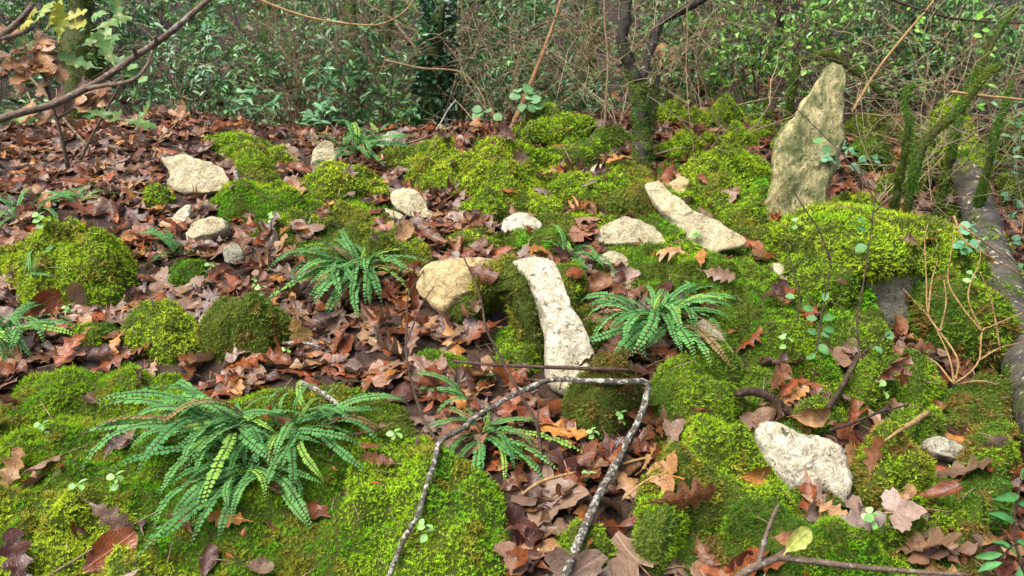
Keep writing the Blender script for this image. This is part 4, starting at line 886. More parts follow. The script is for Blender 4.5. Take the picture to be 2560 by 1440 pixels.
stick('thin_twig', 'thin dark twig running up from the pale slab toward the moss', [(2075,1075),(2130,1058),(2200,1030),(2270,1012)], [.003,.003,.0018], 'twig_dark', .05, 18)
stick('thin_twig', 'thin dry twigs lying below the grey mossy rock', [(950,380),(1000,365),(1060,345),(1100,330)], [.003,.004,.002], 'twig', .03, 18)
stick('thin_twig', 'pale twig leaning from the leaves left of the rusty stem', [(1078,342),(1100,310),(1120,275),(1140,250)], [.003,.003,.002], 'pale', .02, 14, depths=[2.95,2.95,2.95,2.95])
stick('short_twig', 'pale twig standing beside the wide moss shelf', [(1438,425),(1420,390),(1406,360)], [.0025,.002,.001], 'twig', depths=[2.6,2.6,2.62], nseg=12)
stick('thin_twig', 'pale stick on the leaves in front of the forked tree', [(1500,388),(1570,392),(1630,388),(1690,372),(1740,366)], [.003,.004,.003], 'twig', .015, 18)
# branches close to the viewer, growing in from beside the path
stick('overhanging_branch', 'smooth brown bare branch slanting across the upper left corner', [(-260,420),(-90,335),(0,298),(60,280),(130,262),(215,222),(290,175),(340,140),(400,100),(460,52),(530,-8),(640,-90)], [.0058,.0055,.0054,.0052,.005,.0047,.0044,.0043,.004,.0038], 'branch', depths=[1.05,1.05,1.05,1.06,1.06,1.08,1.08,1.1,1.1,1.1,1.12,1.15], nseg=60, cat='branch', lump=.15, land='overhanging branch',
      twigs=[([(215,222),(262,214),(310,207),(345,192),(370,160),(382,125)], .0036, [1.08,1.07,1.06,1.06,1.07,1.07]), ([(340,140),(336,128),(332,118)], .004, [1.1,1.09,1.08]), ([(388,110),(390,100),(386,92)], .004, [1.1,1.09,1.08])])
stick('overhanging_branch', 'grey blurred twig tip at the top of the left edge', [(-160,185),(-40,120),(20,78),(58,42),(84,8)], [.006,.0055,.0045,.003], 'branch', depths=[.95]*5, nseg=24, cat='branch', twigs=[([(-10,100),(40,88),(85,66)], .004, [.95,.95,.96])])
sg = stick('overhanging_branch', 'forked bare twig rising at the bottom right with two withered leaves', [(1790,1500),(1860,1432),(1900,1412),(1945,1392),(1985,1360)], [.0065,.006,.005,.0035], 'branch', depths=[.98,.98,.98,.99,1.0], nseg=24, cat='branch', lump=.15, land='forked bare twig',
      twigs=[([(1945,1392),(2010,1400),(2100,1412),(2200,1422),(2330,1432),(2420,1438)], .005, [.99,.99,.99,1.0,1.0,1.0]), ([(1895,1412),(1905,1380),(1915,1340),(1935,1285),(1948,1262)], .0042, [.98,.98,.98,.98,.98])])
def card_leaf(parent, p, kshape, color, scale, az, z=(0, -.6, .8), name='leaf', mat='leaf_obj'):
    o = link(name, LMESH[(kshape, mat)], parent); B3 = basis(np.array(z, float), az)
    o.matrix_local = Matrix.Translation(Vector(p)-parent.location) @ (B3 @ Matrix.Scale(scale, 3)).to_4x4(); o.color = (*color, 1); return o
LMESH = {}
for k, mt in ((0, 'oak'), (1, 'oak'), (2, 'oak'), (0, 'leaf_obj'), (1, 'leaf_obj'), (2, 'leaf_obj'), (8, 'leaf_obj'), (9, 'leaf_obj'), (5, 'green_obj')):
    m2 = MESH[k].copy(); m2.materials.clear(); m2.materials.append(M[mt]); LMESH[(k, mt)] = m2
def oval_mesh(L, W, mat, droop=.15):
    V = [(0, 0, 0), (-.34, .22, .05), (-.5, .5, .07), (-.33, .8, .03), (0, 1, -droop), (.33, .8, .03), (.5, .5, .07), (.34, .22, .05), (0, .3, 0), (0, .65, -.02)]
    V = np.array(V)*np.array([W, L, L]); F4 = [(0, 8, 1, 0)]
    F3 = [(0, 8, 1), (0, 7, 8)]; F4 = [(1, 8, 9, 2), (2, 9, 4, 3), (8, 7, 6, 9), (9, 6, 5, 4)]
    return mesh_np('leaf', V, [np.array(F4), np.array(F3)], M[mat])
LMESH[('oval', 'g')] = oval_mesh(.030, .021, 'green_obj'); LMESH[('round', 'g')] = oval_mesh(.034, .032, 'green_obj'); LMESH[('long', 'g')] = oval_mesh(.060, .020, 'green_obj', .25); LMESH[('tiny', 'g')] = oval_mesh(.015, .011, 'green_obj')
card_leaf(sg, at(1972,1345,.99), 8, (.52,.27,.13), .52, 1.2, (.2,-.9,.3)); 
l2 = card_leaf(sg, at(1990,1352,.985), 8, (.42,.48,.10), .5, 2.6, (.1,-.8,.6))
# ------------------------------------------------------------------ fallen log
LP = [(2372,300),(2400,395),(2432,470),(2470,560),(2505,660),(2532,760),(2560,880),(2590,1010),(2640,1200)]
Pl = np.array([pix(x, y, l)[0] for (x, y), l in zip(LP, [.14,.12,.10,.09,.09,.09,.09,.09,.09])])
Pl = pix(2402, 395, .12)[0]+(pix(2560, 880, .09)[0]-pix(2402, 395, .12)[0])*np.array([-.16, 0, .2, .4, .6, .8, 1.0, 1.3, 1.7])[:, None]+np.array([[0, 0, .012*math.sin(k)] for k in range(9)])
C = crom(Pl, 60); R = np.linspace(.050, .062, 60); V, F = tube(C, R, 20, .12, 4)
lg = link('fallen_log', mesh_np('fallen_log', V-C[0], F, M['log'])); lg.location = Vector(C[0]); tag(lg, 'weathered grey log with its far end under moss along the right edge', 'log'); LAND.append(('fallen log', C[30]))
SURF.append((V, tris_of(F)))
add_shoots(lg, V, F, ('bright','lime','deep'), seed=77, toward='out', size=1.3, dens=1.8, minz=-.5, name='moss', keep=lambda P: (lambda q: (q[1] < 425+40*fbm(P, 25, 2, 3)))(to_px(P)))
add_shoots(lg, V, F, ('olive','bright','deep'), seed=78, toward='out', size=.9, dens=.5, minz=-.2, name='moss', keep=lambda P: fbm(P, 14, 3, 12) > .55)

# ------------------------------------------------------------------ trees with moss on their bark
def tree(name, label, limbs, mat, mossy=None, cat='tree', land=None, group=None):
    """limbs: list of (pixel points, depths, radii); first limb is the trunk with its foot in the ground"""
    base = None; mbs = []
    for pts, dep, rad in limbs:
        P = np.array([at(x, y, d) for (x, y), d in zip(pts, dep)]); mbs.append((P, rad))
    P0 = mbs[0][0]; b = P0[0].copy(); b[2] = min(b[2], float(H0(b[0], b[1])))-.03; mbs[0] = (np.vstack([b, P0]), [mbs[0][1][0]*1.25]+list(mbs[0][1]))
    o = empty(name, b, label, cat, group)
    for i, (P, rad) in enumerate(mbs):
        C = crom(P, 36); R = np.interp(np.linspace(0, 1, 36), np.linspace(0, 1, len(rad)), rad); V, F = tube(C, R, 14, .6, i*3+int(abs(b[0]*100)))
        nm = 'trunk' if i == 0 else 'limb'; link(nm, mesh_np(nm, V-b, F, M[mat]), o)
        if mossy: add_shoots(o, V, F, mossy[1], seed=i+int(abs(b[0]*50)), toward='out', size=mossy[2], dens=mossy[3], minz=-.9, up=mossy[4] if len(mossy) > 4 else .1, style='sleeve', name='moss', keep=mossy[0])
    if land: LAND.append((land, b))
    return o
tree('forked_tree', 'small dark-barked tree forking in two with a mossy foot', [
    ([(1608,392),(1606,330),(1600,260),(1592,205)], [2.72]*4, [.036,.027,.025,.024]),
    ([(1592,210),(1575,160),(1555,105),(1562,60),(1568,0),(1575,-120),(1600,-400)], [2.72,2.72,2.7,2.7,2.7,2.7,2.7], [.022,.018,.018,.017,.016,.015,.010]),
    ([(1598,215),(1618,150),(1640,85),(1655,55),(1700,28),(1760,-5),(1860,-80)], [2.72,2.74,2.76,2.76,2.74,2.72,2.7], [.019,.015,.013,.013,.013,.012,.009]),
    ([(1615,330),(1635,250),(1645,190)], [2.74,2.78,2.8], [.02,.016,.008])], 'black', (lambda P: (lambda q: (q[1] > 150+60*fbm(P, 12, 2, 2)) & (fbm(P, 16, 3, 8) > -.15-(q[1]-200)/250))(to_px(P)), ('olive','deep','dark'), .6, 1.8), land='forked tree')
tree('leaning_tree', 'black leaning trunk behind the standing stone', [([(2040,240),(2010,160),(1990,90),(1972,30),(1950,-40),(1900,-300)], [4.2,4.25,4.3,4.3,4.3,4.3], [.075,.062,.055,.052,.05,.04])], 'black', land='black leaning trunk')
tree('pale_tree', 'slim pale trunk rising out of the ivy', [([(1092,330),(1096,200),(1104,120),(1112,40),(1118,-40),(1130,-300)], [3.9]*6, [.022,.018,.017,.017,.016,.014])], 'pale', land='slim pale trunk')
tree('rusty_sapling', 'straight rusty brown stem leaning right behind the moss', [([(1268,345),(1310,250),(1350,150),(1380,70),(1402,0),(1450,-150)], [2.95,3.0,3.05,3.1,3.1,3.2], [.009,.008,.007,.0065,.006,.005]), ([(1258,352),(1240,310),(1228,270)], [2.93,2.9,2.9], [.009,.008,.006])], 'rust', land='rusty stem')
tree('mossy_tree', 'thick moss-coated trunk behind the oak sapling', [([(210,240),(208,150),(205,60),(200,-40),(195,-300)], [3.8]*5, [.075,.065,.06,.058,.05])], 'mosstrunk', (lambda P: fbm(P, 8, 2, 5) > -.3, ('dark','deep','dark'), 1.2, .6), land='moss-coated trunk')
for lab, pts, d, r in [('slim mossy trunk left of the ivy-clad stump', [(892,300),(890,200),(880,80),(872,-100)], 3.7, .03), ('second slim mossy trunk beside the ivy-clad stump', [(962,300),(955,200),(968,80),(985,-100)], 3.9, .024),
                       ('slim mossy trunk right of the rusty stem', [(1452,345),(1450,240),(1470,120),(1490,-80)], 3.6, .028), ('thin mossy trunk close behind the forked tree', [(1655,300),(1690,180),(1720,80),(1740,-60)], 3.6, .018),
                       ('slim dark trunk behind the straw twig bush', [(640,210),(655,120),(668,40),(675,-80)], 4.6, .035), ('thin dark trunk left of the straw twig bush', [(505,240),(500,140),(512,50),(530,-80)], 4.4, .028),
                       ('dark trunk far back above the standing stone', [(2240,200),(2236,100),(2242,10),(2250,-100)], 5.4, .045)]:
    tree('slim_tree', lab, [(pts, [d]*4, [r, r*.9, r*.85, r*.7])], 'mosstrunk', (lambda P: fbm(P, 9, 2, 5) > -.1, ('dark','deep','dark'), 1.1, .5), group='slim trunks in the thicket')
# the hanging mossy stems at the right
for lab, limbs in [('mossy stem leaning right beside the fallen log', [([(2385,360),(2400,290),(2425,220),(2455,160),(2490,90),(2540,20)], [2.75]*6, [.016,.014,.013,.012,.010,.008])]),
                   ('mossy stem bending up from the log end', [([(2290,420),(2320,350),(2372,300),(2420,250),(2465,190),(2500,165)], [2.4]*6, [.014,.014,.014,.014,.013,.010])]),
                   ('mossy stem at the right edge beyond the log', [([(2475,400),(2490,330),(2515,260),(2530,200)], [2.55]*4, [.013,.012,.010,.008])]),
                   ('drooping mossy twig left of the log end', [([(2270,330),(2260,270),(2270,230),(2285,215)], [2.55]*4, [.012,.011,.010,.008])]),
                   ('mossy bough curving above the standing stone tip', [([(1990,180),(2030,145),(2075,140),(2110,160),(2160,195),(2210,240)], [3.1]*6, [.014,.014,.014,.013,.011,.008])])]:
    tree('mossy_sapling', lab, limbs, 'mosstrunk', (lambda P: P[:, 2] > -9, ('deep','dark','olive'), .75, 2.0, -.3), group='moss-covered stems at the right', cat='mossy stem')
LD = depth_of(Pl[1])
mo = [(2295,430),(2310,370),(2335,300),(2355,262),(2385,250),(2412,290),(2432,345),(2448,400),(2440,440),(2415,410),(2390,395),(2360,425),(2330,445)]
drape('shaggy bright moss mass over the far end of the log', mo, (2370,400), (-.1,-.85,.5), .06, .06, ('bright','lime','deep'), depth=LD, seed=91, size=1.25, dens=1.5, name='moss_mass')
drape('shaggy dark moss curtain left of the log end', [(2262,450),(2275,390),(2300,350),(2325,370),(2330,430),(2300,475)], (2300,440), (-.1,-.85,.5), .04, .05, ('deep','bright','olive'), depth=LD-.02, seed=92, size=1.25, dens=1.4, name='moss_mass')
drape('shaggy moss spread at the right edge above the log', [(2480,330),(2520,300),(2580,290),(2620,340),(2600,400),(2540,380),(2500,370)], (2540,360), (-.1,-.85,.5), .04, .05, ('bright','deep','olive'), depth=LD+.1, seed=93, size=1.4, dens=1.4, name='moss_mass')
stick('fallen_bough', 'pale peeled bough lying beyond the forked tree under a moss cap', [(1650,120),(1690,160),(1730,200),(1760,225)], [.03,.032,.03,.028], 'rust', depths=[3.7,3.65,3.6,3.55], nseg=20, cat='log', lump=.3)

# ------------------------------------------------------------------ living undergrowth
def leaf_cloud(P, D, L, W, cols, r, fold=.25):
    """leaf blades: base P, direction D, length L, width W*L -> V, quads, colours"""
    n = len(P); D = nrm(D); up = nrm(np.cross(D, r.normal(size=(n, 3)))*0.7+np.array([0, 0, 1.0])); S = nrm(np.cross(D, up)); U = np.cross(S, D)
    L = np.broadcast_to(L, (n,))[:, None]; Wd = L*W
    pts = [P, P+D*L*.38-S*Wd*.5+U*Wd*fold, P+D*L*.75-S*Wd*.36+U*Wd*fold*.6, P+D*L-U*L*.10, P+D*L*.75+S*Wd*.36+U*Wd*fold*.6, P+D*L*.38+S*Wd*.5+U*Wd*fold]
    V = np.stack(pts, 1).reshape(-1, 3); q = np.arange(n)*6
    F = np.concatenate([np.stack([q, q+1, q+2, q+3], -1), np.stack([q, q+3, q+4, q+5], -1)])
    return V, F, np.repeat(cols, 6, 0)
def grow(base, height, spread, nst, r, lean=(0, 0, 0), curve=.35, segs=9, rad=.004, levels=2, kids=5):
    """stems with side twigs as polylines: list of (points, r0, r1, level)"""
    out = []
    def go(p, d, L, rd, lv):
        pts = [p.copy()]; q = p.copy(); dd = d.copy(); ns = max(4, segs-lv*2)
        for i in range(ns):
            dd = nrm(dd+r.normal(0, curve/ns*1.8, 3)+np.array([0, 0, .04 if lv == 0 else -.02])); q = q+dd*L/ns; pts.append(q.copy())
        pts = np.array(pts); out.append((pts, rd, rd*.35, lv))
        if lv < levels:
            for k in range(kids if lv == 0 else max(2, kids-2)):
                i = r.integers(max(1, ns//4), ns+1); side = nrm(r.normal(size=3)*np.array([1, 1, .55])); tang = nrm(pts[min(i, ns)]-pts[i-1])
                go(pts[i], nrm(tang*.7+side*.8), L*r.uniform(.3, .6), rd*.6, lv+1)
    for s in range(nst):
        a = r.uniform(0, 6.28); d = nrm(np.array([math.cos(a)*spread, math.sin(a)*spread, 1.0])+np.array(lean)); p = base+np.array([math.cos(a), math.sin(a), 0])*.03*r.random()
        go(p, d, height*r.uniform(.75, 1.15), rad*r.uniform(.7, 1.2), 0)
    return out
def stems_mesh(segs, mb, sides=4):
    for pts, r0, r1, lv in segs:
        V, F = tube(pts, np.linspace(r0, r1, len(pts)), 3 if lv else 4, caps=False); mb.add(V, F)
def shrub(name, label, base, height, spread, nst, leafL, leafW, nleaf, cols, seed, stem='twig_dark', group=None, cat='shrub', curve=.35, rad=.004, kids=5, levels=2, lean=(0, 0, 0), up=.2, whorl=False):
    r = np.random.default_rng(seed); base = np.asarray(base, float); o = empty(name, base, label, cat, group)
    sg_ = grow(base, height, spread, nst, r, lean, curve, rad=rad, kids=kids, levels=levels)
    mb = MB(); stems_mesh(sg_, mb); mb.build('stems', M[stem], o, base)
    if nleaf:
        tw = [s for s in sg_ if s[3] >= (1 if levels else 0)] or sg_; wts = np.array([len(s[0])*(1+s[3]) for s in tw], float); pick = r.choice(len(tw), nleaf, p=wts/wts.sum())
        P, D = [], []
        for i in pick:
            pts = tw[i][0]; k = min(int(r.beta(1.6, 1)*(len(pts)-1)), len(pts)-2); f = r.random(); p = pts[k]*(1-f)+pts[k+1]*f; t = nrm(pts[k+1]-pts[k]); sd_ = nrm(np.cross(t, r.normal(size=3)))
            P.append(p); D.append(t*.5+sd_*.8+np.array([0, 0, up*r.normal()]))
        P, D = np.array(P), np.array(D); c = np.array(cols); g = r.random((nleaf, 1)); j = r.integers(len(c), size=nleaf); col = c[j]*(.7+.6*g)
        V, F, C = leaf_cloud(P, D, leafL*r.uniform(.6, 1.2, nleaf), leafW, col, r)
        f = link('foliage', mesh_np('foliage', V-base, F, M['green'], C), o); f['kind'] = 'stuff'
    return o
G_DARK = [(.055, .17, .045), (.085, .23, .065), (.13, .29, .11), (.05, .14, .045)]
G_MID = [(.12, .29, .065), (.17, .37, .10), (.10, .24, .06), (.21, .40, .16)]
G_LITE = [(.16, .36, .05), (.22, .42, .06), (.10, .27, .06)]
G_PALE = [(.20, .33, .20), (.24, .36, .17), (.12, .24, .12)]
def gpt(px, d):
    """ground point under picture column px at depth d"""
    x = (px-1280)/FPX*d
    y = d
    for _ in range(4): y = (d+ (float(H0(x, y))-CAM[2])*math.sin(PITCH))/math.cos(PITCH)
    return np.array([x, y, float(H0(x, y))-.01])
COLS = [(250, 'oak sapling'), (420, 'pale-leaved sprig'), (560, 'leaf-strewn hollow'), (640, 'glossy privet sprig'), (745, 'straw twig bush'), (900, 'slim mossy trunk'), (1090, 'ivy-clad stump'), (1290, 'rusty stem'), (1400, 'pointed moss mound'), (1510, 'pale straight stem'), (1600, 'forked tree'), (1720, 'pale peeled bough'), (1800, 'far moss hillock'), (1930, 'black leaning trunk'), (2040, 'standing stone'), (2130, 'mossy bough'), (2220, 'far moss cushions'), (2320, 'straw cane top'), (2420, 'fallen log'), (2530, 'right-edge moss mound')]
def where(px, d):
    lm = min(COLS, key=lambda c: abs(c[0]-px)); s = 'left' if px < lm[0] else 'right'
    row = 'close behind' if d < 3.7 else 'well behind' if d < 4.6 else 'far behind'
    return f'{row} the {lm[1]} on its {s}'
rr = np.random.default_rng(99)
# dense green undergrowth, row behind row
def thicket(n, drange, pxr, h, leafL, leafW, nl, colsets, words, stem, grp, seed, spread=.55, name='thicket_shrub', rad=.0035):
    r = np.random.default_rng(seed)
    for i in range(n):
        px = pxr[0]+(pxr[1]-pxr[0])*(i+r.uniform(.2, .8))/n; d = r.uniform(*drange); k = r.integers(len(colsets)); b = gpt(px, d)
        shrub(name, f'{words[k]} {where(px, d)}', b, r.uniform(*h), spread, r.integers(4, 7), leafL*r.uniform(.85, 1.2), leafW, nl, colsets[k], seed*100+i, stem, grp, rad=rad)
thicket(9, (3.4, 3.8), (380, 1480), (.3, .5), .036, .38, 430, [G_DARK, G_MID], ['dark glossy broadleaf shrub', 'mid green oval-leaved shrub'], 'twig_dark', 'leafy shrubs at the front of the thicket', 1)
thicket(12, (3.45, 3.9), (1660, 2700), (.35, .6), .032, .44, 560, [G_MID, G_DARK, G_LITE], ['mid green oval-leaved shrub', 'dark glossy broadleaf shrub', 'fresh green light-leaved shrub'], 'twig_dark', 'leafy shrubs at the front of the thicket', 2)
thicket(20, (3.9, 4.6), (-750, 3150), (.6, .95), .036, .42, 1000, [G_DARK, G_MID, G_DARK], ['dark glossy broadleaf bush', 'mid green oval-leaved bush', 'deep green small-leaved bush'], 'twig_dark', 'leafy bushes in the middle of the thicket', 3)
thicket(22, (4.7, 5.6), (-750, 3150), (.8, 1.2), .042, .44, 1000, [G_DARK, G_MID, G_PALE], ['tall dark broadleaf bush', 'tall mid green bush', 'tall pale sheen-leaved bush'], 'twig_dark', 'tall bushes at the back of the thicket', 4)
thicket(22, (5.8, 7.2), (-750, 3150), (1.0, 1.6), .055, .45, 850, [G_DARK, G_MID], ['big dark background bush', 'big mid green background bush'], 'twig_dark', 'far bushes behind the thicket', 5, name='background_bush')
# bare straw-coloured twig tangles
def tangles(n, drange, pxr, h, mat, words, grp, seed, nst=6, rad=.0034, curve=1.1, kids=5, spread=.8):
    r = np.random.default_rng(seed)
    for i in range(n):
        px = pxr[0]+(pxr[1]-pxr[0])*(i+r.uniform(.1, .9))/n; d = r.uniform(*drange); b = gpt(px, d)
        shrub('bare_twig_bush', f'{words} {where(px, d)}', b, r.uniform(*h), spread, nst, .02, .4, 0, G_MID, seed*77+i, mat, grp, 'twigs', curve=curve, rad=rad, kids=kids)
tangles(4, (3.3, 3.8), (1080, 1960), (.5, .85), 'twig', 'tangle of bare straw-brown twigs', 'bare twig tangles', 11)
tangles(3, (3.3, 3.9), (2080, 2650), (.5, .85), 'twig', 'wiry tangle of bare straw twigs', 'bare twig tangles', 12)
tangles(3, (3.6, 4.4), (600, 1100), (.6, .95), 'twig', 'fine bare brown twig tangle', 'bare twig tangles', 13, rad=.003)
tangles(2, (4.3, 5.2), (200, 2600), (.8, 1.3), 'twig', 'tall loose bare brown twigs', 'bare twig tangles', 14, rad=.004)
tangles(7, (3.5, 4.4), (900, 2500), (.6, 1.0), 'mosstrunk', 'thin dark mossy twigs', 'dark twig tangles', 15, rad=.005, kids=4)
tangles(8, (2.95, 3.4), (1150, 2000), (.6, 1.0), 'twig_pale', 'loose pale grey-brown bare twigs', 'pale twigs before the thicket', 16, nst=4, rad=.0024, kids=5, spread=1.0)
tangles(8, (2.8, 3.4), (2120, 2700), (.6, 1.0), 'twig_pale', 'sprawling pale bare twigs', 'pale twigs before the thicket', 17, nst=4, rad=.0022, kids=5, spread=1.2)
tangles(6, (3.3, 3.8), (420, 1050), (.5, .8), 'twig_pale', 'thin pale upright bare twigs', 'pale twigs before the thicket', 18, nst=4, rad=.0022, kids=4, spread=.7)
tangles(5, (3.0, 3.5), (900, 2500), (.8, 1.15), 'twig_pale', 'long crossing pale bare shoots', 'pale twigs before the thicket', 19, nst=5, rad=.0026, kids=3, spread=1.4, curve=.7)
r_ = np.random.default_rng(5)
# the upright straw twig bush
b = gpt(748, 3.45); o = shrub('straw_twig_bush', 'upright straw-coloured brush of fine bare twigs left of the slim trunks', b, .62, .22, 26, .02, .4, 0, G_MID, 501, 'twig', None, 'twigs', curve=.5, rad=.0021, kids=3, levels=1)
# ivy-clad stump
b = gpt(1085, 3.35); iv = empty('ivy_clad_stump', b, 'dark slender stump thickly clad in glossy ivy leaves', 'stump')
sV, sF = tube(np.array([b, b+[0, 0, .2], b+[.02, 0, .42], b+[.05, .02, .60]]), [.05, .042, .036, .02], 10, .3, 2); link('trunk', mesh_np('trunk', sV-b, sF, M['mosstrunk']), iv)
n = 900; t = r_.random(n)**.9; a = r_.uniform(0, 6.28, n); rad = (.075-.03*t)*r_.uniform(.5, 1.25, n); P = b+np.c_[np.cos(a)*rad+.04*t, np.sin(a)*rad, t*.62]
V, F, C = leaf_cloud(P, np.c_[np.cos(a), np.sin(a), r_.normal(-.3, .4, n)], .030*r_.uniform(.7, 1.2, n), .75, np.array([(.018, .07, .022), (.03, .10, .04), (.022, .085, .03)])[r_.integers(3, size=n)]*r_.uniform(.7, 1.3, (n, 1)), r_)
f = link('ivy_foliage', mesh_np('ivy_foliage', V-b, F, M['green'], C), iv); f['kind'] = 'stuff'
# larger-leaved sprays standing out in front of the thicket, each leaf its own part
def sapling(name, label, stems, leafkey, leaves, color, scale=1.0, stem='twig_dark', rad=.003, cat='sapling', group=None, jitter=.25, azr=None, mat=None):
    """stems: list of (pixel points, depths); leaves: list of (px, py, depth, heading deg)"""
    S = [np.array([at(x, y, d) for (x, y), d in zip(p, dd)]) for p, dd in stems]; b = S[0][0].copy(); o = empty(name, b, label, cat, group)
    for i, P in enumerate(S):
        V, F = tube(crom(P, 22), np.linspace(rad*(1 if i == 0 else .7), rad*.4, 22), 5, .1); link('stem', mesh_np('stem', V-b, F, M[stem]), o)
    for (x, y, d, hd) in leaves:
        c = np.array(color[random.randrange(len(color))])*random.uniform(.85, 1.2)
        pl = at(x, y, d); allp = np.concatenate([crom(P_, 30) for P_ in S]); ns = allp[np.argmin(((allp-pl)**2).sum(1))]; pl = ns+(pl-ns)*.3
        zz = nrm(np.array([random.uniform(-.5, .5), random.uniform(-.9, -.1), random.uniform(.5, 1.0)])); k = leafkey[random.randrange(len(leafkey))]
        lf = link('leaf', LMESH[k], o); B3 = basis(zz, math.radians(hd)+math.pi/2+random.uniform(-jitter, jitter)); lf.matrix_local = Matrix.Translation(Vector(pl-b)) @ (B3 @ Matrix.Scale(scale*random.uniform(.85, 1.15), 3)).to_4x4(); lf.color = (*c, 1)
    return o
OV = [('oval', 'g')]; RD = [('round', 'g')]; LG = [('long', 'g')]; GC = [(.09, .23, .07), (.07, .19, .06), (.11, .25, .09)]
sapling('sapling', 'slim upright sapling with oval leaves in front of the boulder, nearest the mossy ridge', [([(1960,990),(1975,900),(1992,800),(2000,740),(1985,680),(1962,600)], [1.75,1.77,1.79,1.8,1.81,1.82])], OV, [(1960,745,1.79,150),(2020,770,1.79,-20),(1945,830,1.78,180),(2000,840,1.78,0),(1950,900,1.77,200),(1990,815,1.79,80),(1930,860,1.78,160)], GC, .9, group='slim saplings with oval leaves')
sapling('sapling', 'forked sapling with oval leaves standing before the mossy boulder', [([(2028,980),(2045,850),(2055,780),(2072,690),(2080,620)], [1.72,1.74,1.76,1.78,1.8]), ([(2075,650),(2050,580),(2010,520),(1980,470)], [1.78,1.78,1.78,1.78])], OV, [(2030,830,1.74,170),(2065,835,1.74,10),(2050,860,1.74,-60),(2075,800,1.75,30),(2025,790,1.75,150),(2030,880,1.73,230),(2080,825,1.74,-20),(2060,755,1.76,60)], GC, .9, group='slim saplings with oval leaves')
sapling('sapling', 'tallest dark-stemmed sapling with few leaves in front of the boulder', [([(2085,1010),(2125,935),(2148,880),(2142,800),(2160,700),(2175,600),(2185,520),(2188,490)], [1.68,1.7,1.72,1.74,1.76,1.78,1.8,1.8]), ([(2186,530),(2220,500),(2262,478)], [1.79,1.79,1.8]), ([(2188,500),(2150,440),(2100,380),(2040,320),(1990,270),(1972,240)], [1.8,1.85,1.9,1.95,2.0,2.0]), ([(2160,880),(2200,850),(2225,835)], [1.7,1.7,1.7])], RD, [(2155,610,1.78,200),(2130,545,1.78,170),(2210,838,1.7,20),(2140,575,1.78,180),(2060,385,1.92,180),(2030,355,1.9,150),(2190,870,1.7,-40)], GC, .75, group='slim saplings with oval leaves')
sapling('seedling', 'glossy long-leaved seedling climbing in at the lower right corner', [([(2580,1470),(2550,1400),(2535,1320),(2545,1240),(2560,1180)], [1.15]*5), ([(2600,1380),(2540,1360),(2500,1400)], [1.15]*3)], LG, [(2545,1390,1.15,170),(2520,1420,1.15,200),(2550,1310,1.14,180),(2540,1350,1.15,0),(2500,1380,1.15,190),(2545,1260,1.14,20),(2530,1300,1.14,150),(2550,1200,1.14,60),(2560,1240,1.14,190),(2540,1430,1.14,250)], [(.05, .19, .05), (.08, .26, .07)], .62)
sapling('broad_leaved_sprig', 'sprig of pale round leaves in front of the rusty stem', [([(1270,372),(1300,320),(1310,270),(1300,235)], [2.85]*4), ([(1300,310),(1250,300),(1215,290)], [2.85]*3)], RD, [(1185,245,2.85,160),(1190,262,2.85,200),(1235,250,2.85,120),(1240,265,2.85,-60),(1300,245,2.85,150),(1330,240,2.85,40),(1345,258,2.85,-40),(1310,260,2.85,250),(1365,245,2.85,10),(1285,225,2.85,100),(1330,215,2.85,70),(1380,255,2.85,-20),(1350,222,2.85,30)], [(.13, .30, .11), (.16, .33, .13), (.11, .25, .09)], 1.25)
def spray(label, cx, cy, rx, ry, d, n, color, scale, key, seed, name='leafy_sprig', group='leafy sprigs in front of the thicket'):
    r = random.Random(seed); g = gpt(cx+r.uniform(-30, 30), d); gx_, gy_ = to_px(g); st = []; lv = []
    for k in range(max(3, n//9)):
        ex, ey = cx+r.uniform(-rx, rx), cy+r.uniform(-ry, ry*.6); st.append(([(float(gx_[0]), float(gy_[0])), ((gx_[0]+ex)/2+r.uniform(-20, 20), (gy_[0]+ey)/2), (ex, ey)], [d]*3))
        for j in range(n//max(3, n//9)):
            u = 1-.55*r.random()**1.5; lv.append((gx_[0]+(ex-gx_[0])*u+r.uniform(-10, 10), gy_[0]+(ey-gy_[0])*u+r.uniform(-8, 8), d+r.uniform(-.04, .04), r.uniform(-60, 240)))
    return sapling(name, label, st, key, lv, color, scale, rad=.0025, group=group, cat='plant')
PG = [(.10, .25, .10), (.13, .30, .13), (.08, .21, .08), (.18, .33, .17)]
spray('glossy privet sprig standing over the hollow right of the oak sapling', 630, 240, 75, 70, 3.15, 30, PG, .95, LG, 1)
spray('fine pale-leaved sprig above the leaf-strewn hollow', 455, 150, 70, 90, 3.3, 44, [(.25, .38, .24), (.18, .30, .17)], .62, LG, 2)
spray('dark leafy sprig at the crest left of the crest fern', 780, 300, 75, 45, 3.05, 30, PG, .95, LG, 3)
spray('upright leafy sprig beside the straw twig bush', 840, 200, 60, 80, 3.2, 34, PG, .85, LG, 4)
spray('leafy sprig high above the hollow', 560, 70, 110, 70, 3.5, 50, PG, .95, LG, 5)
spray('leafy sprig left of the slim mossy trunks', 860, 90, 90, 80, 3.5, 40, PG, .95, LG, 6)
spray('low green plants in front of the ivy-clad stump', 1170, 320, 90, 36, 3.0, 34, PG, .6, LG, 7)
spray('fresh yellow-green leaf spray above the standing stone', 1985, 50, 70, 50, 3.2, 26, G_LITE, 1.0, OV, 8)
spray('fresh green leaf spray at the top right corner', 2470, 40, 90, 50, 3.1, 30, G_LITE, 1.15, OV, 9)
spray('bright leaf spray at the top between the stone and the corner', 2310, 50, 80, 70, 3.3, 26, G_LITE, 1.0, OV, 10)
spray('ground-hugging green plants left of the standing stone', 1890, 250, 110, 50, 3.3, 50, G_MID, .55, LG, 11)
spray('dark low plants between the far moss and the mossy trunk', 1480, 210, 80, 60, 3.4, 40, PG, .6, LG, 12)
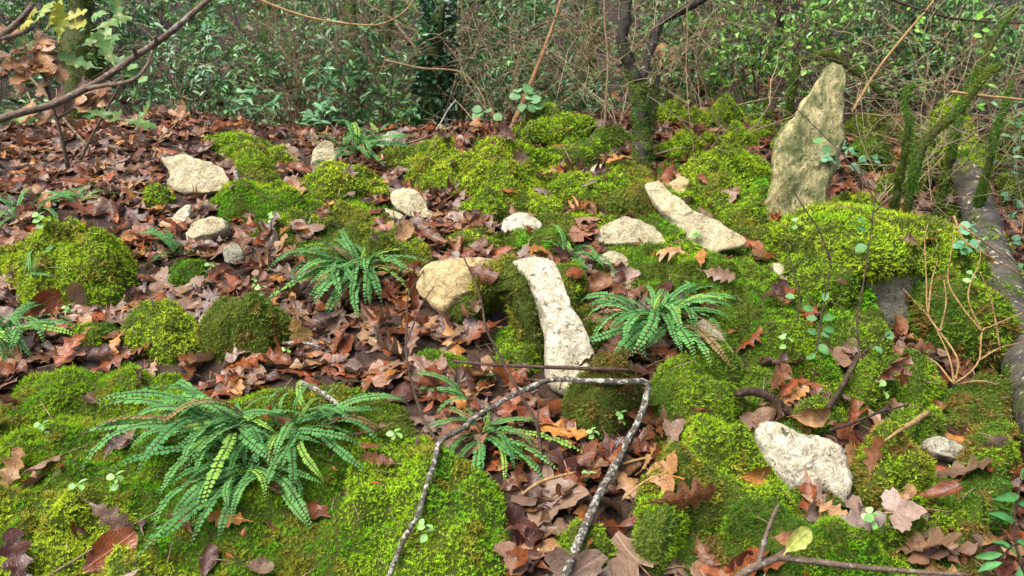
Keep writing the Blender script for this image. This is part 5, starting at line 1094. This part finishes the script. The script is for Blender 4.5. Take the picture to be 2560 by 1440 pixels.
spray('dark leafy plant at the far end of the log', 2530, 300, 60, 50, 3.0, 30, PG, .7, LG, 13)
spray('small-leaved plant above the mossy bough', 2200, 110, 80, 60, 3.4, 36, G_MID, .8, OV, 14)
# oak sapling with withered and turning leaves at the left
OKB = [(.30, .155, .06), (.25, .12, .045), (.33, .19, .085)]; OKY = [(.33, .38, .04), (.24, .35, .06), (.38, .38, .045)]; OKG = [(.15, .31, .09), (.19, .34, .09)]
ob = sapling('oak_sapling', 'young oak with withered brown and yellow-green lobed leaves at the upper left', [([(170,420),(150,330),(120,230),(100,140),(95,60)], [1.75,1.72,1.7,1.7,1.7]), ([(140,300),(230,240),(310,190)], [1.72,1.72,1.72]), ([(200,400),(240,320),(290,230),(330,160)], [1.9]*4), ([(110,190),(60,150),(20,100)], [1.7]*3)],
    [(0, 'leaf_obj'), (1, 'leaf_obj'), (2, 'leaf_obj')], [(115,110,1.7,-100),(155,100,1.69,-60),(90,140,1.7,-110),(140,170,1.69,-80),(100,180,1.7,-95),(170,150,1.7,-50),(60,170,1.7,-120),(55,60,1.72,150),(20,80,1.7,200),(120,210,1.71,-90),(250,230,1.72,-60),(230,270,1.74,-80),(280,260,1.75,-60),(60,220,1.71,-110),(200,120,1.71,-30),(30,140,1.7,-140),(150,130,1.68,-95),(180,190,1.7,-70),(30,230,1.72,-100)], OKB, .95, 'branch', .005)
LAND.append(('oak sapling', at(170, 420, 1.75)))
def more(o, leaves, keys, cols, sc):
    b = np.array(o.location)
    for (x, y, d, hd) in leaves:
        lf = link('leaf', LMESH[random.choice(keys)], o); B3 = basis(nrm(np.array([random.uniform(-.4, .4), -.6, random.uniform(.4, .9)])), math.radians(hd)+math.pi/2)
        lf.matrix_local = Matrix.Translation(Vector(at(x, y, d)-b)) @ (B3 @ Matrix.Scale(sc*random.uniform(.85, 1.1), 3)).to_4x4(); lf.color = (*(np.array(random.choice(cols))*random.uniform(.85, 1.15)), 1)
OKK = [(0, 'oak'), (1, 'oak'), (2, 'oak')]
more(ob, [(85,35,1.68,150),(115,30,1.68,80),(140,45,1.68,60),(180,45,1.68,20),(185,68,1.68,0),(70,65,1.68,170),(150,60,1.67,110)], OKK, OKY, .7)
more(ob, [(200,160,1.7,170),(240,100,1.75,60),(275,110,1.78,80),(300,160,1.75,-30),(330,185,1.75,-40),(270,135,1.74,120),(60,110,1.74,160),(350,235,1.8,-40),(295,30,1.8,110),(250,40,1.8,150),(285,60,1.8,60)], OKK, OKG, .8)
more(ob, [(260,290,1.85,190),(290,300,1.85,-20),(370,285,1.9,20),(60,300,1.8,170),(350,310,1.95,0)], OKK, OKG, .8)
more(ob, [(230,250,1.76,-90),(210,230,1.74,-100),(190,260,1.76,-110),(250,255,1.76,-80),(160,250,1.75,-95),(90,290,1.8,-80),(130,280,1.8,-100)], [(0, 'leaf_obj'), (2, 'leaf_obj')], OKB, 1.0)
wt = sapling('oak_twig', 'dry oak twig with three withered leaves sticking up from the litter left of the hollow', [([(400,345),(430,320),(460,290)], [2.6]*3)], [(0, 'leaf_obj'), (2, 'leaf_obj')], [(445,275,2.6,80),(420,265,2.6,150),(470,300,2.6,-60),(440,300,2.6,-90)], OKB, .7, 'twig', .003)
# golden bare twig bush at the right
gb = empty('golden_twig_bush', pix(2385, 960)[0], 'spiky golden-brown bare twig bush in front of the log', 'twigs'); gl = np.array(gb.location); dG = depth_of(gl)-.02
for pts in [[(2385,960),(2375,900),(2340,820),(2320,790),(2258,722)],[(2385,960),(2395,900),(2350,830),(2320,785),(2316,700),(2312,600),(2320,560)],[(2320,785),(2330,700),(2345,650)],[(2385,960),(2420,935),(2448,900),(2455,830),(2480,815),(2560,780)],[(2455,830),(2400,760),(2370,700),(2380,620),(2385,560)],[(2455,830),(2420,740),(2450,650),(2445,600)],[(2448,900),(2500,870),(2560,855)],[(2385,960),(2330,900),(2270,905),(2220,935),(2190,990)],[(2385,960),(2470,955),(2560,1000)],[(2400,560),(2440,590),(2520,650),(2600,720)],[(2385,540),(2410,600),(2470,640),(2560,690)],[(2500,870),(2480,760),(2450,680)],[(2350,830),(2365,760),(2360,700)]]:
    P = np.array([at(x, y, dG+.04*math.sin(x*.02)) for x, y in pts]); V, F = tube(crom(P, 24), np.linspace(.0026, .0011, 24), 5, .15); link('twig', mesh_np('twig', V-gl, F, M['twig_gold']), gb)
# arching single canes in the thicket
for i, (lab, pts, d, mt) in enumerate([('long golden cane arching across the top of the thicket', [(600,-20),(760,40),(900,62),(960,58),(1010,30),(1040,-10)], 3.1, 'twig_gold'), ('thin straight pale sapling stem left of the forked tree', [(1510,340),(1515,250),(1520,150),(1512,60),(1510,-40)], 2.9, 'twig'),
        ('straw cane leaning behind the standing stone', [(2130,280),(2190,180),(2260,90),(2320,20),(2360,-40)], 2.9, 'twig_gold'), ('thin dark cane slanting down above the hollow', [(560,20),(620,90),(690,150),(720,190)], 3.4, 'twig_dark'), ('bare cane slanting down to the oak litter', [(0,130),(100,220),(170,310),(225,370)], 2.2, 'twig'),
        ('pale arching bramble cane in front of the ivy-clad stump', [(960,150),(1050,170),(1150,180),(1200,230),(1220,290)], 3.0, 'twig'), ('dark bough reaching in from the top right', [(2180,-20),(2320,30),(2420,50),(2600,60)], 2.9, 'twig_dark'), ('thin brown cane crossing the far right of the thicket', [(2380,230),(2460,240),(2560,250),(2660,270)], 2.5, 'twig_gold'),
        ('dark cane arching in the middle of the thicket', [(1190,90),(1240,110),(1300,90),(1360,60),(1430,40)], 3.2, 'twig_dark'), ('thin straw cane leaning right of the pale trunk', [(990,60),(1040,120),(1090,160),(1120,200)], 3.2, 'twig')]):
    P = np.array([at(x, y, d) for x, y in pts]); V, F = tube(crom(P, 30), np.linspace(.0055, .003, 30), 6, .15); o = link('bare_cane', mesh_np('bare_cane', V-P[0], F, M[mt])); o.location = Vector(P[0]); tag(o, lab, 'cane', 'single canes crossing the thicket')
# ------------------------------------------------------------------ small seedlings and ivy between the moss
def seedling(label, px, py, n, sc, key, cols, grp='tiny seedlings among the leaves', name='seedling', tall=.03):
    p, nn = hitpx(px, py); o = empty(name, p, label, 'seedling', grp); h = tall*sc
    V, F = tube(np.array([[0, 0, -.004], [.002, 0, h*.5], [0, .002, h]]), [.0009, .0008, .0006], 4); link('stem', mesh_np('stem', V, F, M['twig_gold']), o)
    a0 = random.uniform(0, 6.28)
    for k in range(n):
        a = a0+k*2.4; lf = link('leaf', LMESH[key], o); zz = nrm(np.array([math.cos(a)*.5, math.sin(a)*.5-.25, .9])); B3 = basis(zz, a); lf.matrix_local = Matrix.Translation((math.cos(a)*.003, math.sin(a)*.003, h*(1-.5*(k//3)/max(1, n//3)))) @ (B3 @ Matrix.Scale(sc*random.uniform(.8, 1.1), 3)).to_4x4()
        lf.color = (*(np.array(random.choice(cols))*random.uniform(.9, 1.1)), 1)
SG = [(.25, .48, .13), (.30, .52, .18), (.20, .42, .12)]
for lab, px, py, n, sc in [('bright seedling in the leaves right of the slender left fern', 640,725,5,1.0), ('pair of round seedling leaves above the ragged cushion', 530,690,4,1.1), ('tiny seedling left of the ragged cushion', 175,795,6,1.0), ('bright four-leaved seedling below the bright moss bank', 685,570,5,1.3), ('seedling between the large fern and the slab', 720,905,5,1.0),
        ('seedling by the broken olive hump twig', 655,745,4,.9), ('two-leaved sprout on the lower left moss carpet', 205,1255,3,1.1), ('small clover-like sprout on the lower left moss carpet', 300,1230,5,1.1), ('sprout near the left edge of the moss carpet', 115,1095,5,1.0), ('sprout left of the open fern', 990,1120,4,1.1), ('sprout on the bottom moss carpet', 1065,1355,5,1.1),
        ('sprout beside the dark olive cushion', 1550,1070,5,1.1), ('green sprout low in the leaves right of the dark olive cushion', 1480,1110,6,1.0), ('sprout in the leaves at the lower right', 2170,1335,6,1.3), ('star-leaved plant under the wedge stone', 1738,610,9,1.2), ('sprout on the rim of the long moss slope', 1655,860,5,1.0),
        ('three-leaved sprout above the broken stub', 2200,1000,5,1.6), ('sprout between the V-bent branch arms', 1470,1215,6,.9), ('sprout in the leaves below the wedge stone', 1990,580,5,1.1), ('pale sprout on the long moss slope', 1960,880,4,1.2), ('small sprout at the right beside the fallen log', 2425,720,5,1.2), ('sprouting leaflet left of the big left cushion', 110,580,8,1.5)]:
    seedling(lab, px, py, n, sc, ('tiny', 'g'), SG)
ORD = ['first', 'second', 'third', 'fourth', 'fifth', 'sixth', 'seventh', 'eighth']
for i, (px, py) in enumerate([(2070,420),(2090,430),(2110,380),(2130,400),(2140,440),(2160,420),(2190,415)]):
    seedling(f'low ivy sprig, {ORD[i]} counting right from the standing stone', px, py, 6, .9, ('round', 'g'), [(.10, .27, .13), (.14, .32, .17)], 'ivy sprigs near the log', 'ivy_sprig', .04)
for i, (px, py) in enumerate([(2520,510),(2550,530),(2530,560),(2420,600),(2545,620),(2440,640),(2400,645),(2550,690)]):
    seedling(f'low ivy sprig beside the fallen log, {ORD[i]} from the top', px, py, 6, .9, ('round', 'g'), [(.10, .27, .13), (.14, .32, .17)], 'ivy sprigs near the log', 'ivy_sprig', .04)

# ------------------------------------------------------------------ countless small growth: ground ivy under the thicket, broken twig bits
r = np.random.default_rng(321); n = 26000; gx1 = r.uniform(-4.6, 4.6, n); gy1 = 3.25+5.2*r.random(n)**1.2
k = fbm(np.c_[gx1, gy1, 0*gx1], 2.0, 3, 71) > -.25+.55*(gy1 < 3.6); gx1, gy1 = gx1[k], gy1[k]; n = len(gx1)
P = np.c_[gx1, gy1, H0(gx1, gy1)+np.abs(r.normal(0, .10, n))*(1+.4*(gy1-3.2))+.01]; a = r.uniform(0, 6.28, n)
V, F, C = leaf_cloud(P, np.c_[np.cos(a), np.sin(a), r.normal(.1, .4, n)], .034*r.uniform(.6, 1.3, n), .55, np.array([(.05, .16, .045), (.08, .22, .06), (.12, .28, .10), (.045, .12, .04), (.17, .34, .10)])[r.integers(5, size=n)]*r.uniform(.7, 1.3, (n, 1)), r)
tag(link('undergrowth', mesh_np('undergrowth', V, F, M['green'], C)), 'dark green ground cover under the thicket', 'undergrowth', kind='stuff')
mb = MB()
for i in range(900):
    x, y = r.uniform(-1.6, 1.8), r.uniform(.85, 3.2); p, nn = drop(x, y); a = r.uniform(0, 6.28); L = r.uniform(.015, .07); d = np.array([math.cos(a), math.sin(a), r.normal(0, .12)]); d = d-nn*(d@nn)*.8
    q = np.array([p-d*L/2, p+nn*r.uniform(0, .004), p+d*L/2])+nn*r.uniform(.006, .018); tv, tf = tube(q, np.array([1, .9, .6])*r.uniform(.0006, .0016), 4); mb.add(tv, tf)
tag(mb.build('twig_debris', M['twig']), 'tiny broken twigs and stalks strewn over moss and leaves', 'twig debris', kind='stuff')
